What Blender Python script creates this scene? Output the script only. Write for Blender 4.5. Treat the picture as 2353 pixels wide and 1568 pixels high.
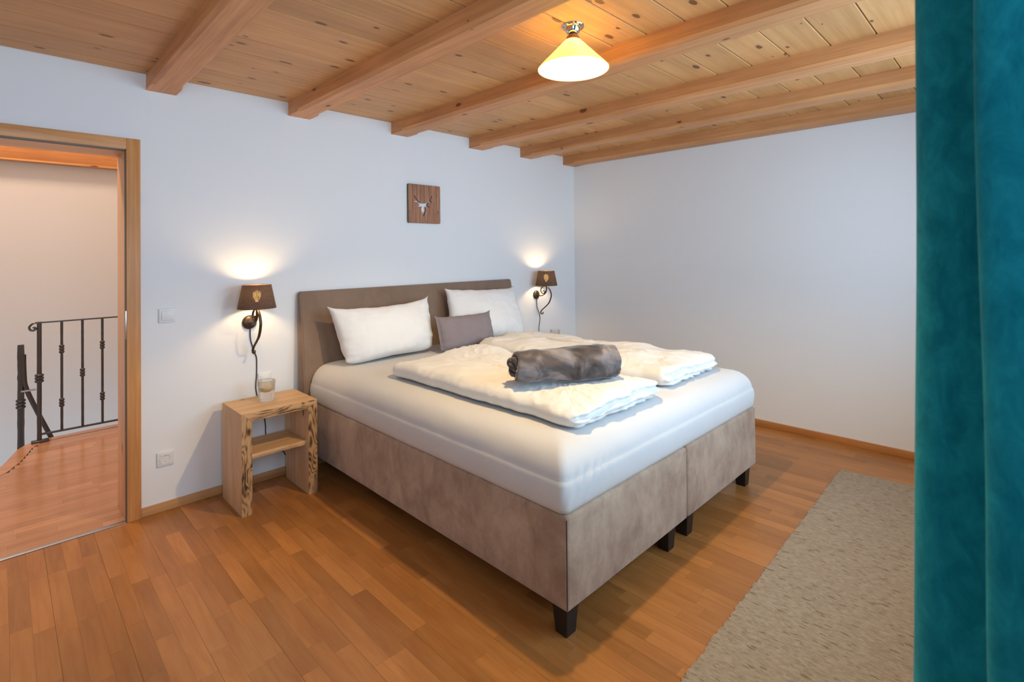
import bpy, bmesh, math, random
from mathutils import Vector, Matrix, noise

for o in list(bpy.data.objects):
    bpy.data.objects.remove(o, do_unlink=True)
S = bpy.context.scene
COL = S.collection
rnd = random.Random(7)
PI = math.pi

# ------------------------------------------------------------------ camera
CAM = Vector((-1.8896, -3.38, 1.4014))
YAW, PITCH, ROLL, F, PU, PV = 0.785, 0.0093, -0.0099, 1178.76, 1176.5, 570.59
fwd = Vector((math.sin(YAW) * math.cos(PITCH), math.cos(YAW) * math.cos(PITCH), math.sin(PITCH)))
r0 = Vector((math.cos(YAW), -math.sin(YAW), 0))
u0 = r0.cross(fwd)
RV = math.cos(ROLL) * r0 + math.sin(ROLL) * u0
UV = -math.sin(ROLL) * r0 + math.cos(ROLL) * u0
cd = bpy.data.cameras.new('camera')
cam = bpy.data.objects.new('camera', cd)
COL.objects.link(cam)
cam.matrix_world = Matrix(((RV.x, UV.x, -fwd.x, CAM.x), (RV.y, UV.y, -fwd.y, CAM.y), (RV.z, UV.z, -fwd.z, CAM.z), (0, 0, 0, 1)))
cd.sensor_fit = 'HORIZONTAL'
cd.sensor_width = 36
cd.lens = 36 * F / 2353
cd.shift_y = -(784 - PV) / 2353
cd.clip_start = 0.02
cd.dof.use_dof = True
cd.dof.focus_distance = 3.3
cd.dof.aperture_fstop = 4.5
S.camera = cam


def project(p):
    d = Vector(p) - CAM
    z = d.dot(fwd)
    return (PU + F * d.dot(RV) / z, PV - F * d.dot(UV) / z, z)


# ------------------------------------------------------------------ world, lights, exposure
S.view_settings.view_transform = 'Standard'
S.view_settings.look = 'None'
S.view_settings.gamma = 1
S.view_settings.exposure = 0.07
try:
    S.view_settings.use_curve_mapping = False
except Exception:
    pass
W = bpy.data.worlds.new('sky')
S.world = W
W.use_nodes = True
bg = W.node_tree.nodes['Background']
bg.inputs[0].default_value = (0.62, 0.80, 1.0, 1)
bg.inputs[1].default_value = 1.0


def area(name, loc, rot, sx, sy, power, color, spread=PI):
    l = bpy.data.lights.new(name, 'AREA')
    l.shape = 'RECTANGLE'
    l.size, l.size_y = sx, sy
    l.energy = power
    l.color = color
    l.spread = spread
    o = bpy.data.objects.new(name, l)
    COL.objects.link(o)
    o.location = loc
    o.rotation_euler = rot
    return o


def point(name, loc, power, color, radius, parent=None):
    l = bpy.data.lights.new(name, 'POINT')
    l.energy = power
    l.color = color
    l.shadow_soft_size = radius
    o = bpy.data.objects.new(name, l)
    COL.objects.link(o)
    o.location = loc
    if parent:
        o.parent = parent
    return o


DAY = (0.52, 0.755, 1.0)
# daylight entering through the two window openings in the front wall, and an unseen warm light set high in the stairwell
area('daylight_window_right', (.65, -3.70, 1.57), (PI / 2, 0, 0), 2.3, 1.3, 38, DAY, 2.6)
area('daylight_window_left', (-1.85, -3.70, 1.72), (PI / 2, 0, 0), 1.1, 1.0, 15, DAY, 2.3)
area('stairwell_light', (-2.6, 1.75, 4.1), (0, -.4, 0), .6, 0.6, 62, (1.0, 0.70, 0.50))
LAMP = Vector((-0.109, -1.989, 2.396))

# ------------------------------------------------------------------ helpers


def link(name, me, parent=None):
    o = bpy.data.objects.new(name, me)
    COL.objects.link(o)
    if parent is not None:
        o.parent = parent
    return o


def mk(name, verts, faces, mat, parent=None, smooth=False, mids=None):
    me = bpy.data.meshes.new(name)
    me.from_pydata([tuple(v) for v in verts], [], [tuple(f) for f in faces])
    for m in (mat if isinstance(mat, (list, tuple)) else [mat]):
        me.materials.append(m)
    if mids:
        me.polygons.foreach_set('material_index', mids)
    if smooth:
        me.polygons.foreach_set('use_smooth', [True] * len(me.polygons))
    me.update()
    return link(name, me, parent)


def mkbm(name, bm, mat, parent=None, smooth=False, angle=None):
    bmesh.ops.recalc_face_normals(bm, faces=bm.faces)
    me = bpy.data.meshes.new(name)
    bm.to_mesh(me)
    bm.free()
    for m in (mat if isinstance(mat, (list, tuple)) else [mat]):
        me.materials.append(m)
    if smooth:
        me.polygons.foreach_set('use_smooth', [True] * len(me.polygons))
        if angle:
            try:
                me.set_sharp_from_angle(angle=angle)
            except Exception:
                pass
    return link(name, me, parent)


def empty(name, loc=(0, 0, 0)):
    o = bpy.data.objects.new(name, None)
    COL.objects.link(o)
    o.location = loc
    o.empty_display_size = 0.1
    return o


def tag(o, label=None, cat=None, group=None, kind=None):
    if label:
        o['label'] = label
    if cat:
        o['category'] = cat
    if group:
        o['group'] = group
    if kind:
        o['kind'] = kind
    return o


def boxv(x0, x1, y0, y1, z0, z1):
    v = [(x0, y0, z0), (x1, y0, z0), (x1, y1, z0), (x0, y1, z0), (x0, y0, z1), (x1, y0, z1), (x1, y1, z1), (x0, y1, z1)]
    f = [(0, 3, 2, 1), (4, 5, 6, 7), (0, 1, 5, 4), (1, 2, 6, 5), (2, 3, 7, 6), (3, 0, 4, 7)]
    return v, f


def boxes(name, lst, mat, parent=None):
    V, Fc = [], []
    for b in lst:
        v, f = boxv(*b)
        k = len(V)
        V += v
        Fc += [tuple(i + k for i in q) for q in f]
    return mk(name, V, Fc, mat, parent)


def bbox(name, b, mat, parent=None, bevel=0.003, seg=2):
    bm = bmesh.new()
    v, f = boxv(*b)
    vs = [bm.verts.new(p) for p in v]
    for q in f:
        bm.faces.new([vs[i] for i in q])
    if bevel:
        bmesh.ops.bevel(bm, geom=list(bm.edges), offset=bevel, segments=seg, profile=0.5, affect='EDGES')
    return mkbm(name, bm, mat, parent, smooth=bool(bevel), angle=0.7)


def lathe(name, prof, mat, parent=None, n=32, loc=(0, 0, 0), axis='z', smooth=True, ang=0.6, closed=False):
    """prof: (radius, height) pairs; axis 'z' up or '-y' (height grows away from the bed wall)."""
    V, Fc = [], []
    for r, h in prof:
        for i in range(n):
            a = 2 * PI * i / n
            if axis == 'z':
                V.append((loc[0] + r * math.cos(a), loc[1] + r * math.sin(a), loc[2] + h))
            else:
                V.append((loc[0] + r * math.cos(a), loc[1] - h, loc[2] + r * math.sin(a)))
    m = len(prof)
    for j in range(m - 1 + (1 if closed else 0)):
        for i in range(n):
            a, b = j * n + i, j * n + (i + 1) % n
            c, d = ((j + 1) % m) * n + (i + 1) % n, ((j + 1) % m) * n + i
            Fc.append((a, b, c, d))
    bm = bmesh.new()
    vs = [bm.verts.new(p) for p in V]
    for q in Fc:
        bm.faces.new([vs[i] for i in q])
    bmesh.ops.remove_doubles(bm, verts=bm.verts, dist=1e-5)
    return mkbm(name, bm, mat, parent, smooth, ang)


def smooth_path(pts, k=6):
    pts = [Vector(p) for p in pts]
    out = []
    for i in range(len(pts) - 1):
        p0 = pts[max(i - 1, 0)]
        p1, p2 = pts[i], pts[i + 1]
        p3 = pts[min(i + 2, len(pts) - 1)]
        for j in range(k):
            t = j / k
            out.append(0.5 * ((2 * p1) + (-p0 + p2) * t + (2 * p0 - 5 * p1 + 4 * p2 - p3) * t * t + (-p0 + 3 * p1 - 3 * p2 + p3) * t ** 3))
    out.append(pts[-1])
    return out


def tubebm(bm, pts, rad, n=8, flat=None):
    """a tube along pts; rad a number or function of 0..1; flat=(normal, factor) squeezes it along a direction."""
    pts = [Vector(p) for p in pts]
    T0 = (pts[1] - pts[0]).normalized()
    N = T0.orthogonal().normalized()
    rings = []
    m = len(pts)
    for i, p in enumerate(pts):
        T = (pts[min(i + 1, m - 1)] - pts[max(i - 1, 0)]).normalized()
        N = (N - T * N.dot(T)).normalized()
        B = T.cross(N)
        r = rad(i / (m - 1)) if callable(rad) else rad
        ring = []
        for k in range(n):
            a = 2 * PI * k / n
            d = (N * math.cos(a) + B * math.sin(a)) * r
            if flat:
                fn, ff = flat
                d = d + fn * d.dot(fn) * (ff - 1)
            ring.append(bm.verts.new(p + d))
        rings.append(ring)
    for i in range(m - 1):
        for k in range(n):
            bm.faces.new((rings[i][k], rings[i][(k + 1) % n], rings[i + 1][(k + 1) % n], rings[i + 1][k]))
    bm.faces.new(rings[0][::-1])
    bm.faces.new(rings[-1])


def tube(name, pts, rad, mat, parent=None, n=8, flat=None, smooth=True):
    bm = bmesh.new()
    tubebm(bm, pts, rad, n, flat)
    return mkbm(name, bm, mat, parent, smooth, 0.9)


def fbm(p, sc, oct=3, seed=0.0):
    return noise.fractal(Vector((p[0] * sc + seed, p[1] * sc + seed * 1.7, p[2] * sc - seed)), 0.9, 2.0, oct)


def nz(p, sx, sy, sz, seed=0.0):
    return noise.noise(Vector((p[0] * sx + seed, p[1] * sy + seed * 1.3, p[2] * sz - seed * 0.7)))


# ------------------------------------------------------------------ materials


def new_mat(name):
    m = bpy.data.materials.new(name)
    m.use_nodes = True
    nt = m.node_tree
    return m, nt, nt.nodes['Principled BSDF'], nt.nodes, nt.links


def srgb(r, g, b):
    def c(x):
        x /= 255
        return x / 12.92 if x <= 0.04045 else ((x + 0.055) / 1.055) ** 2.4
    return (c(r), c(g), c(b), 1)


def ramp(N, stops, interp='LINEAR'):
    r = N.new('ShaderNodeValToRGB')
    r.color_ramp.interpolation = interp
    e = r.color_ramp.elements
    while len(e) < len(stops):
        e.new(0.5)
    for el, (p, c) in zip(e, stops):
        el.position = p
        el.color = c
    return r


def mathn(N, L, op, a, b=None, c=None):
    n = N.new('ShaderNodeMath')
    n.operation = op
    for i, x in enumerate((a, b, c)):
        if x is None:
            continue
        if isinstance(x, (int, float)):
            n.inputs[i].default_value = x
        else:
            L.new(x, n.inputs[i])
    return n.outputs[0]


def mixc(N, L, fac, a, b, mode='MIX'):
    n = N.new('ShaderNodeMix')
    n.data_type = 'RGBA'
    n.blend_type = mode
    for s, x in ((n.inputs[0], fac), (n.inputs[6], a), (n.inputs[7], b)):
        if isinstance(x, (int, float)):
            s.default_value = x
        elif isinstance(x, tuple):
            s.default_value = x
        else:
            L.new(x, s)
    return n.outputs[2]


def plain(name, col, rough=0.5, metal=0.0, bump=0.0, bscale=200, var=0.0, vscale=6.0, sheen=0.0, spec=0.5):
    m, nt, b, N, L = new_mat(name)
    b.inputs['Base Color'].default_value = col
    b.inputs['Roughness'].default_value = rough
    b.inputs['Metallic'].default_value = metal
    b.inputs['Specular IOR Level'].default_value = spec
    if sheen:
        b.inputs['Sheen Weight'].default_value = sheen
        b.inputs['Sheen Roughness'].default_value = 0.4
    if bump or var:
        g = N.new('ShaderNodeNewGeometry')
        if bump:
            t = N.new('ShaderNodeTexNoise')
            t.inputs['Scale'].default_value = bscale
            t.inputs['Detail'].default_value = 3
            L.new(g.outputs['Position'], t.inputs['Vector'])
            bp = N.new('ShaderNodeBump')
            bp.inputs['Strength'].default_value = bump
            bp.inputs['Distance'].default_value = 0.002
            L.new(t.outputs[0], bp.inputs['Height'])
            L.new(bp.outputs[0], b.inputs['Normal'])
        if var:
            t2 = N.new('ShaderNodeTexNoise')
            t2.inputs['Scale'].default_value = vscale
            t2.inputs['Detail'].default_value = 4
            L.new(g.outputs['Position'], t2.inputs['Vector'])
            lo = tuple(c * (1 - var) for c in col[:3]) + (1,)
            hi = tuple(min(1, c * (1 + var)) for c in col[:3]) + (1,)
            rp = ramp(N, [(0.3, lo), (0.7, hi)])
            L.new(t2.outputs[0], rp.inputs[0])
            L.new(rp.outputs[0], b.inputs['Base Color'])
    return m


def wood(name, light, dark, axis='y', grain=60, stretch=0.05, knots=0.0, knot_col=None, knot_scale=9, tone=0.25, rough=0.45,
         rings=0.0, bump=0.15, coat=0.0, warm=None, spec=0.4, soft=0.0):
    """procedural wood in world position; grain runs along AXIS; each object (or mesh island) gets its own tone and offset."""
    m, nt, b, N, L = new_mat(name)
    g = N.new('ShaderNodeNewGeometry')
    oi = N.new('ShaderNodeObjectInfo')
    rr = mathn(N, L, 'FRACT', mathn(N, L, 'ADD', oi.outputs['Random'], g.outputs['Random Per Island']))
    off = N.new('ShaderNodeCombineXYZ')
    o1 = mathn(N, L, 'MULTIPLY', rr, 37.0)
    L.new(o1, off.inputs[0]); L.new(mathn(N, L, 'MULTIPLY', rr, 53.0), off.inputs[1]); L.new(mathn(N, L, 'MULTIPLY', rr, 71.0), off.inputs[2])
    add = N.new('ShaderNodeVectorMath'); add.operation = 'ADD'
    L.new(g.outputs['Position'], add.inputs[0]); L.new(off.outputs[0], add.inputs[1])
    sc = N.new('ShaderNodeVectorMath'); sc.operation = 'MULTIPLY'
    k = {'x': (stretch, 1, 1), 'y': (1, stretch, 1), 'z': (1, 1, stretch)}[axis]
    L.new(add.outputs[0], sc.inputs[0]); sc.inputs[1].default_value = k
    t = N.new('ShaderNodeTexNoise')
    t.inputs['Scale'].default_value = grain
    t.inputs['Detail'].default_value = 6
    t.inputs['Roughness'].default_value = 0.62
    t.inputs['Distortion'].default_value = 0.6
    L.new(sc.outputs[0], t.inputs['Vector'])
    rp = ramp(N, [(0.32 - soft, dark), (0.62 + soft, light)])
    L.new(t.outputs[0], rp.inputs[0])
    col = rp.outputs[0]
    # broad cloudy figure
    t3 = N.new('ShaderNodeTexNoise')
    t3.inputs['Scale'].default_value = 7
    t3.inputs['Detail'].default_value = 3
    sc3 = N.new('ShaderNodeVectorMath'); sc3.operation = 'MULTIPLY'
    sc3.inputs[1].default_value = {'x': (.3, 1, 1), 'y': (1, .3, 1), 'z': (1, 1, .3)}[axis]
    L.new(add.outputs[0], sc3.inputs[0]); L.new(sc3.outputs[0], t3.inputs['Vector'])
    rp3 = ramp(N, [(0.3, (0.82, 0.80, 0.78, 1)), (0.7, (1.08, 1.08, 1.08, 1))])
    L.new(t3.outputs[0], rp3.inputs[0])
    col = mixc(N, L, 0.8, col, rp3.outputs[0], 'MULTIPLY')
    if rings:
        w = N.new('ShaderNodeTexWave')
        w.wave_type = 'BANDS'
        w.bands_direction = {'x': 'Y', 'y': 'X', 'z': 'X'}[axis]
        w.inputs['Scale'].default_value = 14
        w.inputs['Distortion'].default_value = 9
        w.inputs['Detail'].default_value = 2
        w.inputs['Detail Scale'].default_value = 0.8
        L.new(sc3.outputs[0], w.inputs['Vector'])
        col = mixc(N, L, mathn(N, L, 'MULTIPLY', w.outputs['Fac'], rings), col, tuple(c * 0.72 for c in dark[:3]) + (1,))
    # tone of each piece
    tr = ramp(N, [(0.0, (1 - tone, (1 - tone * 1.1), (1 - tone * 1.25), 1)), (1.0, (1 + tone * 0.45,) * 3 + (1,))])
    L.new(rr, tr.inputs[0])
    col = mixc(N, L, 1.0, col, tr.outputs[0], 'MULTIPLY')
    if knots:
        sx = N.new('ShaderNodeSeparateXYZ'); L.new(add.outputs[0], sx.inputs[0])
        ks = N.new('ShaderNodeCombineXYZ')
        al = {'x': 0, 'y': 1, 'z': 2}[axis]
        o_a, o_b = [i for i in range(3) if i != al]
        L.new(mathn(N, L, 'MULTIPLY', sx.outputs[al], .45), ks.inputs[0])
        L.new(mathn(N, L, 'ADD', sx.outputs[o_a], sx.outputs[o_b]), ks.inputs[1])
        wob = N.new('ShaderNodeTexNoise'); wob.inputs['Scale'].default_value = 25
        L.new(add.outputs[0], wob.inputs['Vector'])
        wv = N.new('ShaderNodeVectorMath'); wv.operation = 'MULTIPLY_ADD'
        L.new(wob.outputs['Color'], wv.inputs[0]); wv.inputs[1].default_value = (.012, .012, .012); L.new(ks.outputs[0], wv.inputs[2])
        v = N.new('ShaderNodeTexVoronoi')
        v.voronoi_dimensions = '2D'
        v.inputs['Scale'].default_value = knot_scale
        L.new(wv.outputs[0], v.inputs['Vector'])
        sp = N.new('ShaderNodeSeparateColor'); L.new(v.outputs['Color'], sp.inputs[0])
        size = mathn(N, L, 'MULTIPLY', mathn(N, L, 'MAXIMUM', mathn(N, L, 'SUBTRACT', sp.outputs[0], 1 - knots), 0.0), 0.17 / max(knots, .01))
        kk = mathn(N, L, 'SUBTRACT', size, v.outputs['Distance'])
        k1 = mathn(N, L, 'SMOOTHSTEP' if False else 'MULTIPLY', kk, 26.0)
        k1 = mathn(N, L, 'MINIMUM', mathn(N, L, 'MAXIMUM', k1, 0.0), 1.0)
        halo = mathn(N, L, 'MULTIPLY', mathn(N, L, 'MINIMUM', mathn(N, L, 'MAXIMUM', mathn(N, L, 'MULTIPLY', mathn(N, L, 'ADD', kk, mathn(N, L, 'MULTIPLY', size, 1.2)), 4.0), 0.0), 1.0), 0.45)
        kc = knot_col or tuple(c * 0.3 for c in dark[:3]) + (1,)
        col = mixc(N, L, halo, col, tuple(c * 0.9 for c in dark[:3]) + (1,))
        col = mixc(N, L, mathn(N, L, 'MULTIPLY', k1, 0.85), col, kc)
    L.new(col, b.inputs['Base Color'])
    b.inputs['Roughness'].default_value = rough
    b.inputs['Specular IOR Level'].default_value = spec
    if coat:
        b.inputs['Coat Weight'].default_value = coat
        b.inputs['Coat Roughness'].default_value = 0.25
    if bump:
        bp = N.new('ShaderNodeBump')
        bp.inputs['Strength'].default_value = bump
        bp.inputs['Distance'].default_value = 0.001
        L.new(t.outputs[0], bp.inputs['Height'])
        L.new(bp.outputs[0], b.inputs['Normal'])
    return m


M = {}
M['paint'] = plain('white_wall_paint', (0.86, 0.86, 0.86, 1), 0.9, bump=0.12, bscale=180, spec=0.2)
M['hall_paint'] = plain('warm_tinted_hall_paint', (0.74, 0.72, 0.70, 1), 0.9, bump=0.1, bscale=160, spec=0.2)  # white paint with the warm hall light tinted into its colour
M['plank'] = wood('spruce_ceiling_plank', srgb(224, 172, 114), srgb(203, 146, 90), 'x', 42, 0.03, knots=0.44, knot_scale=10, tone=0.13, rough=0.45, bump=0.05, rings=0.08, knot_col=srgb(98, 56, 32), soft=.12)
M['beam'] = wood('spruce_beam', srgb(222, 162, 108), srgb(203, 139, 88), 'y', 50, 0.03, knots=0.26, knot_scale=8, tone=0.08, rough=0.5, bump=0.08, rings=0.10, knot_col=srgb(104, 60, 34))
M['hall_beam'] = wood('hall_beam_spruce', srgb(210, 148, 92), srgb(190, 124, 70), 'x', 50, 0.04, knots=0.3, knot_scale=9, tone=0.1, rough=0.5, knot_col=srgb(90, 44, 20))
M['casing_z'] = wood('pine_casing_upright', srgb(222, 162, 102), srgb(204, 138, 80), 'z', 60, 0.03, knots=0.16, knot_scale=8, tone=0.06, rough=0.42, bump=0.06, knot_col=srgb(98, 54, 28))
M['casing_x'] = wood('pine_casing_across', srgb(222, 166, 110), srgb(202, 140, 86), 'x', 60, 0.03, knots=0.2, knot_scale=8, tone=0.06, rough=0.42, bump=0.06, knot_col=srgb(98, 54, 28))
M['stave'] = wood('maple_parquet_stave', srgb(180, 122, 66), srgb(168, 108, 54), 'y', 45, 0.08, tone=0.21, rough=0.32, bump=0.03, spec=0.4)
M['hall_stave'] = wood('hall_parquet_stave', srgb(206, 154, 114), srgb(194, 138, 98), 'x', 45, 0.06, tone=0.14, rough=0.2, bump=0.03, spec=0.45)
M['subfloor'] = plain('dark_subfloor', srgb(104, 62, 30), 0.9)
M['jamb_z'] = wood('light_tinted_pine_jamb', srgb(244, 206, 168), srgb(230, 184, 142), 'z', 60, 0.03, knots=0.12, knot_scale=8, tone=0.04, rough=0.45, bump=0.05)  # casing pine, its colour lightened for hall light missing on the jamb
M['jamb_x'] = wood('light_tinted_pine_jamb_head', srgb(244, 206, 168), srgb(230, 184, 142), 'x', 60, 0.03, knots=0.12, knot_scale=8, tone=0.04, rough=0.45, bump=0.05)  # same lightening for hall light, grain across
M['base_x'] = wood('pine_baseboard_across', srgb(206, 156, 104), srgb(188, 132, 82), 'x', 60, 0.03, tone=0.05, rough=0.45, bump=0.05)
M['base_y'] = wood('pine_baseboard_along', srgb(204, 140, 80), srgb(184, 116, 60), 'y', 60, 0.03, tone=0.05, rough=0.45, bump=0.05)
M['night_x'] = wood('larch_board_across', srgb(226, 186, 138), srgb(202, 154, 106), 'x', 30, 0.03, knots=0.10, knot_scale=7, tone=0.05, rough=0.5, bump=0.15, rings=0.22, knot_col=srgb(80, 50, 30))
M['night_z'] = wood('larch_board_upright', srgb(240, 208, 168), srgb(222, 180, 138), 'z', 30, 0.03, knots=0.16, knot_scale=8, tone=0.06, rough=0.5, bump=0.15, rings=0.22, knot_col=srgb(70, 42, 24))  # upright boards lightened in colour for fill light missing from the left


def live_edge(name, axis):
    m, nt, b, N, L = new_mat(name)
    g = N.new('ShaderNodeNewGeometry')
    w = N.new('ShaderNodeTexNoise')
    w.inputs['Scale'].default_value = 7
    w.inputs['Detail'].default_value = 2
    w.inputs['Distortion'].default_value = 0.4
    st = N.new('ShaderNodeVectorMath'); st.operation = 'MULTIPLY'
    st.inputs[1].default_value = {'x': (.33, 1, 1), 'z': (1, 1, .33)}[axis]
    L.new(g.outputs['Position'], st.inputs[0])
    L.new(st.outputs[0], w.inputs['Vector'])
    s = mathn(N, L, 'SINE', mathn(N, L, 'MULTIPLY', w.outputs[0], 120.0))
    n2 = N.new('ShaderNodeTexNoise'); n2.inputs['Scale'].default_value = 40; n2.inputs['Detail'].default_value = 4
    L.new(st.outputs[0], n2.inputs['Vector'])
    n3 = N.new('ShaderNodeTexNoise'); n3.inputs['Scale'].default_value = 9; L.new(st.outputs[0], n3.inputs['Vector'])
    f = mathn(N, L, 'ADD', mathn(N, L, 'MULTIPLY', s, 0.085), mathn(N, L, 'MULTIPLY_ADD', n2.outputs[0], .6, mathn(N, L, 'MULTIPLY', n3.outputs[0], .50)))
    rp = ramp(N, [(0.36, srgb(66, 46, 28)), (0.46, srgb(120, 88, 54)), (0.54, srgb(186, 144, 98)), (0.8, srgb(208, 166, 118))])
    L.new(f, rp.inputs[0]); L.new(rp.outputs[0], b.inputs['Base Color'])
    b.inputs['Roughness'].default_value = 0.7
    bp = N.new('ShaderNodeBump'); bp.inputs['Strength'].default_value = 0.6; bp.inputs['Distance'].default_value = 0.003
    L.new(f, bp.inputs['Height']); L.new(bp.outputs[0], b.inputs['Normal'])
    return m


M['live_x'] = live_edge('weathered_live_edge_across', 'x')
M['live_z'] = live_edge('weathered_live_edge_upright', 'z')


def suede(name, c1, c2):
    m, nt, b, N, L = new_mat(name)
    g = N.new('ShaderNodeNewGeometry')
    t = N.new('ShaderNodeTexNoise'); t.inputs['Scale'].default_value = 5.5; t.inputs['Detail'].default_value = 6; t.inputs['Roughness'].default_value = .68
    t.inputs['Distortion'].default_value = 0.3
    sc = N.new('ShaderNodeVectorMath'); sc.operation = 'MULTIPLY'; sc.inputs[1].default_value = (1, 1, .7)
    L.new(g.outputs['Position'], sc.inputs[0]); L.new(sc.outputs[0], t.inputs['Vector'])
    rp = ramp(N, [(0.32, c1), (0.68, c2)])
    L.new(t.outputs[0], rp.inputs[0])
    f = N.new('ShaderNodeTexNoise'); f.inputs['Scale'].default_value = 420; f.inputs['Detail'].default_value = 2
    L.new(g.outputs['Position'], f.inputs['Vector'])
    fr = ramp(N, [(0.3, (.88, .88, .88, 1)), (0.7, (1.08, 1.08, 1.08, 1))]); L.new(f.outputs[0], fr.inputs[0])
    L.new(mixc(N, L, 0.8, rp.outputs[0], fr.outputs[0], 'MULTIPLY'), b.inputs['Base Color'])
    b.inputs['Roughness'].default_value = 0.95
    b.inputs['Specular IOR Level'].default_value = 0.15
    b.inputs['Sheen Weight'].default_value = 0.35
    b.inputs['Sheen Roughness'].default_value = 0.5
    bp = N.new('ShaderNodeBump'); bp.inputs['Strength'].default_value = 0.15; bp.inputs['Distance'].default_value = 0.002
    L.new(f.outputs[0], bp.inputs['Height']); L.new(bp.outputs[0], b.inputs['Normal'])
    return m


M['suede'] = suede('taupe_suede_box', srgb(148, 119, 98), srgb(196, 170, 147))
M['suede_head'] = suede('taupe_suede_headboard', srgb(132, 109, 92), srgb(148, 124, 106))
M['seam'] = plain('dark_seam', srgb(70, 56, 48), 0.9)
M['bed_leg'] = plain('black_stained_leg', (0.012, 0.010, 0.010, 1), 0.35)


def linen(name, col, crinkle=0.25, scale=38, stripes=None, sheen=0.1):
    m, nt, b, N, L = new_mat(name)
    g = N.new('ShaderNodeNewGeometry')
    t = N.new('ShaderNodeTexNoise'); t.inputs['Scale'].default_value = scale; t.inputs['Detail'].default_value = 5; t.inputs['Roughness'].default_value = .6
    t.inputs['Distortion'].default_value = 1.2
    L.new(g.outputs['Position'], t.inputs['Vector'])
    b.inputs['Base Color'].default_value = col
    b.inputs['Roughness'].default_value = 0.85
    b.inputs['Specular IOR Level'].default_value = 0.2
    b.inputs['Sheen Weight'].default_value = sheen
    h = t.outputs[0]
    if stripes:
        tc = N.new('ShaderNodeTexCoord')
        se = N.new('ShaderNodeSeparateXYZ'); L.new(tc.outputs['Object'], se.inputs[0])
        st = mathn(N, L, 'SINE', mathn(N, L, 'MULTIPLY', se.outputs[0], stripes))
        rp = ramp(N, [(0.0, tuple(c * .86 for c in col[:3]) + (1,)), (1.0, col)])
        L.new(mathn(N, L, 'MULTIPLY_ADD', st, .5, .5), rp.inputs[0]); L.new(rp.outputs[0], b.inputs['Base Color'])
        h = mathn(N, L, 'ADD', h, mathn(N, L, 'MULTIPLY', st, 0.2))
    bp = N.new('ShaderNodeBump'); bp.inputs['Strength'].default_value = crinkle; bp.inputs['Distance'].default_value = 0.006
    L.new(h, bp.inputs['Height']); L.new(bp.outputs[0], b.inputs['Normal'])
    return m


M['sheet'] = linen('white_jersey_sheet', (0.69, 0.675, 0.665, 1), 0.05, 12)
M['linen'] = linen('white_duvet_linen', (0.83, 0.815, 0.79, 1), 0.30, 26)
M['pillow'] = linen('white_pillow_cotton', (0.84, 0.835, 0.83, 1), 0.16, 18)
M['cushion'] = linen('grey_striped_cotton', srgb(140, 130, 135), 0.2, 30, stripes=720)


def plush(name):
    m, nt, b, N, L = new_mat(name)
    g = N.new('ShaderNodeNewGeometry')
    t = N.new('ShaderNodeTexNoise'); t.inputs['Scale'].default_value = 7; t.inputs['Detail'].default_value = 5; t.inputs['Distortion'].default_value = 1.0
    L.new(g.outputs['Position'], t.inputs['Vector'])
    rp = ramp(N, [(0.36, srgb(62, 54, 53)), (0.52, srgb(92, 84, 83)), (0.66, srgb(140, 132, 132))])  # lighter patches put the sheen of the nap into the colour
    L.new(t.outputs[0], rp.inputs[0]); L.new(rp.outputs[0], b.inputs['Base Color'])
    b.inputs['Roughness'].default_value = 0.8
    b.inputs['Specular IOR Level'].default_value = 0.25
    b.inputs['Sheen Weight'].default_value = 0.6
    b.inputs['Sheen Roughness'].default_value = 0.35
    f = N.new('ShaderNodeTexNoise'); f.inputs['Scale'].default_value = 300; L.new(g.outputs['Position'], f.inputs['Vector'])
    bp = N.new('ShaderNodeBump'); bp.inputs['Strength'].default_value = 0.2; bp.inputs['Distance'].default_value = .003
    L.new(f.outputs[0], bp.inputs['Height']); L.new(bp.outputs[0], b.inputs['Normal'])
    return m


M['plush'] = plush('dark_grey_plush')


def velvet(name):
    m, nt, b, N, L = new_mat(name)
    g = N.new('ShaderNodeNewGeometry')
    t = N.new('ShaderNodeTexNoise'); t.inputs['Scale'].default_value = 30; t.inputs['Detail'].default_value = 6; t.inputs['Roughness'].default_value = .7
    t.inputs['Distortion'].default_value = .6
    sc = N.new('ShaderNodeVectorMath'); sc.operation = 'MULTIPLY'; sc.inputs[1].default_value = (1, 1, .55)
    L.new(g.outputs['Position'], sc.inputs[0]); L.new(sc.outputs[0], t.inputs['Vector'])
    rp = ramp(N, [(0.3, srgb(0, 120, 148)), (0.7, srgb(30, 164, 190))])
    L.new(t.outputs[0], rp.inputs[0]); L.new(rp.outputs[0], b.inputs['Base Color'])
    b.inputs['Roughness'].default_value = 0.9
    b.inputs['Specular IOR Level'].default_value = 0.1
    b.inputs['Sheen Weight'].default_value = 0.6
    b.inputs['Sheen Roughness'].default_value = 0.3
    b.inputs['Sheen Tint'].default_value = (0.45, 0.75, 0.8, 1)
    bp = N.new('ShaderNodeBump'); bp.inputs['Strength'].default_value = 0.3; bp.inputs['Distance'].default_value = .002
    L.new(t.outputs[0], bp.inputs['Height']); L.new(bp.outputs[0], b.inputs['Normal'])
    return m


M['velvet'] = velvet('teal_velvet')


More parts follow.
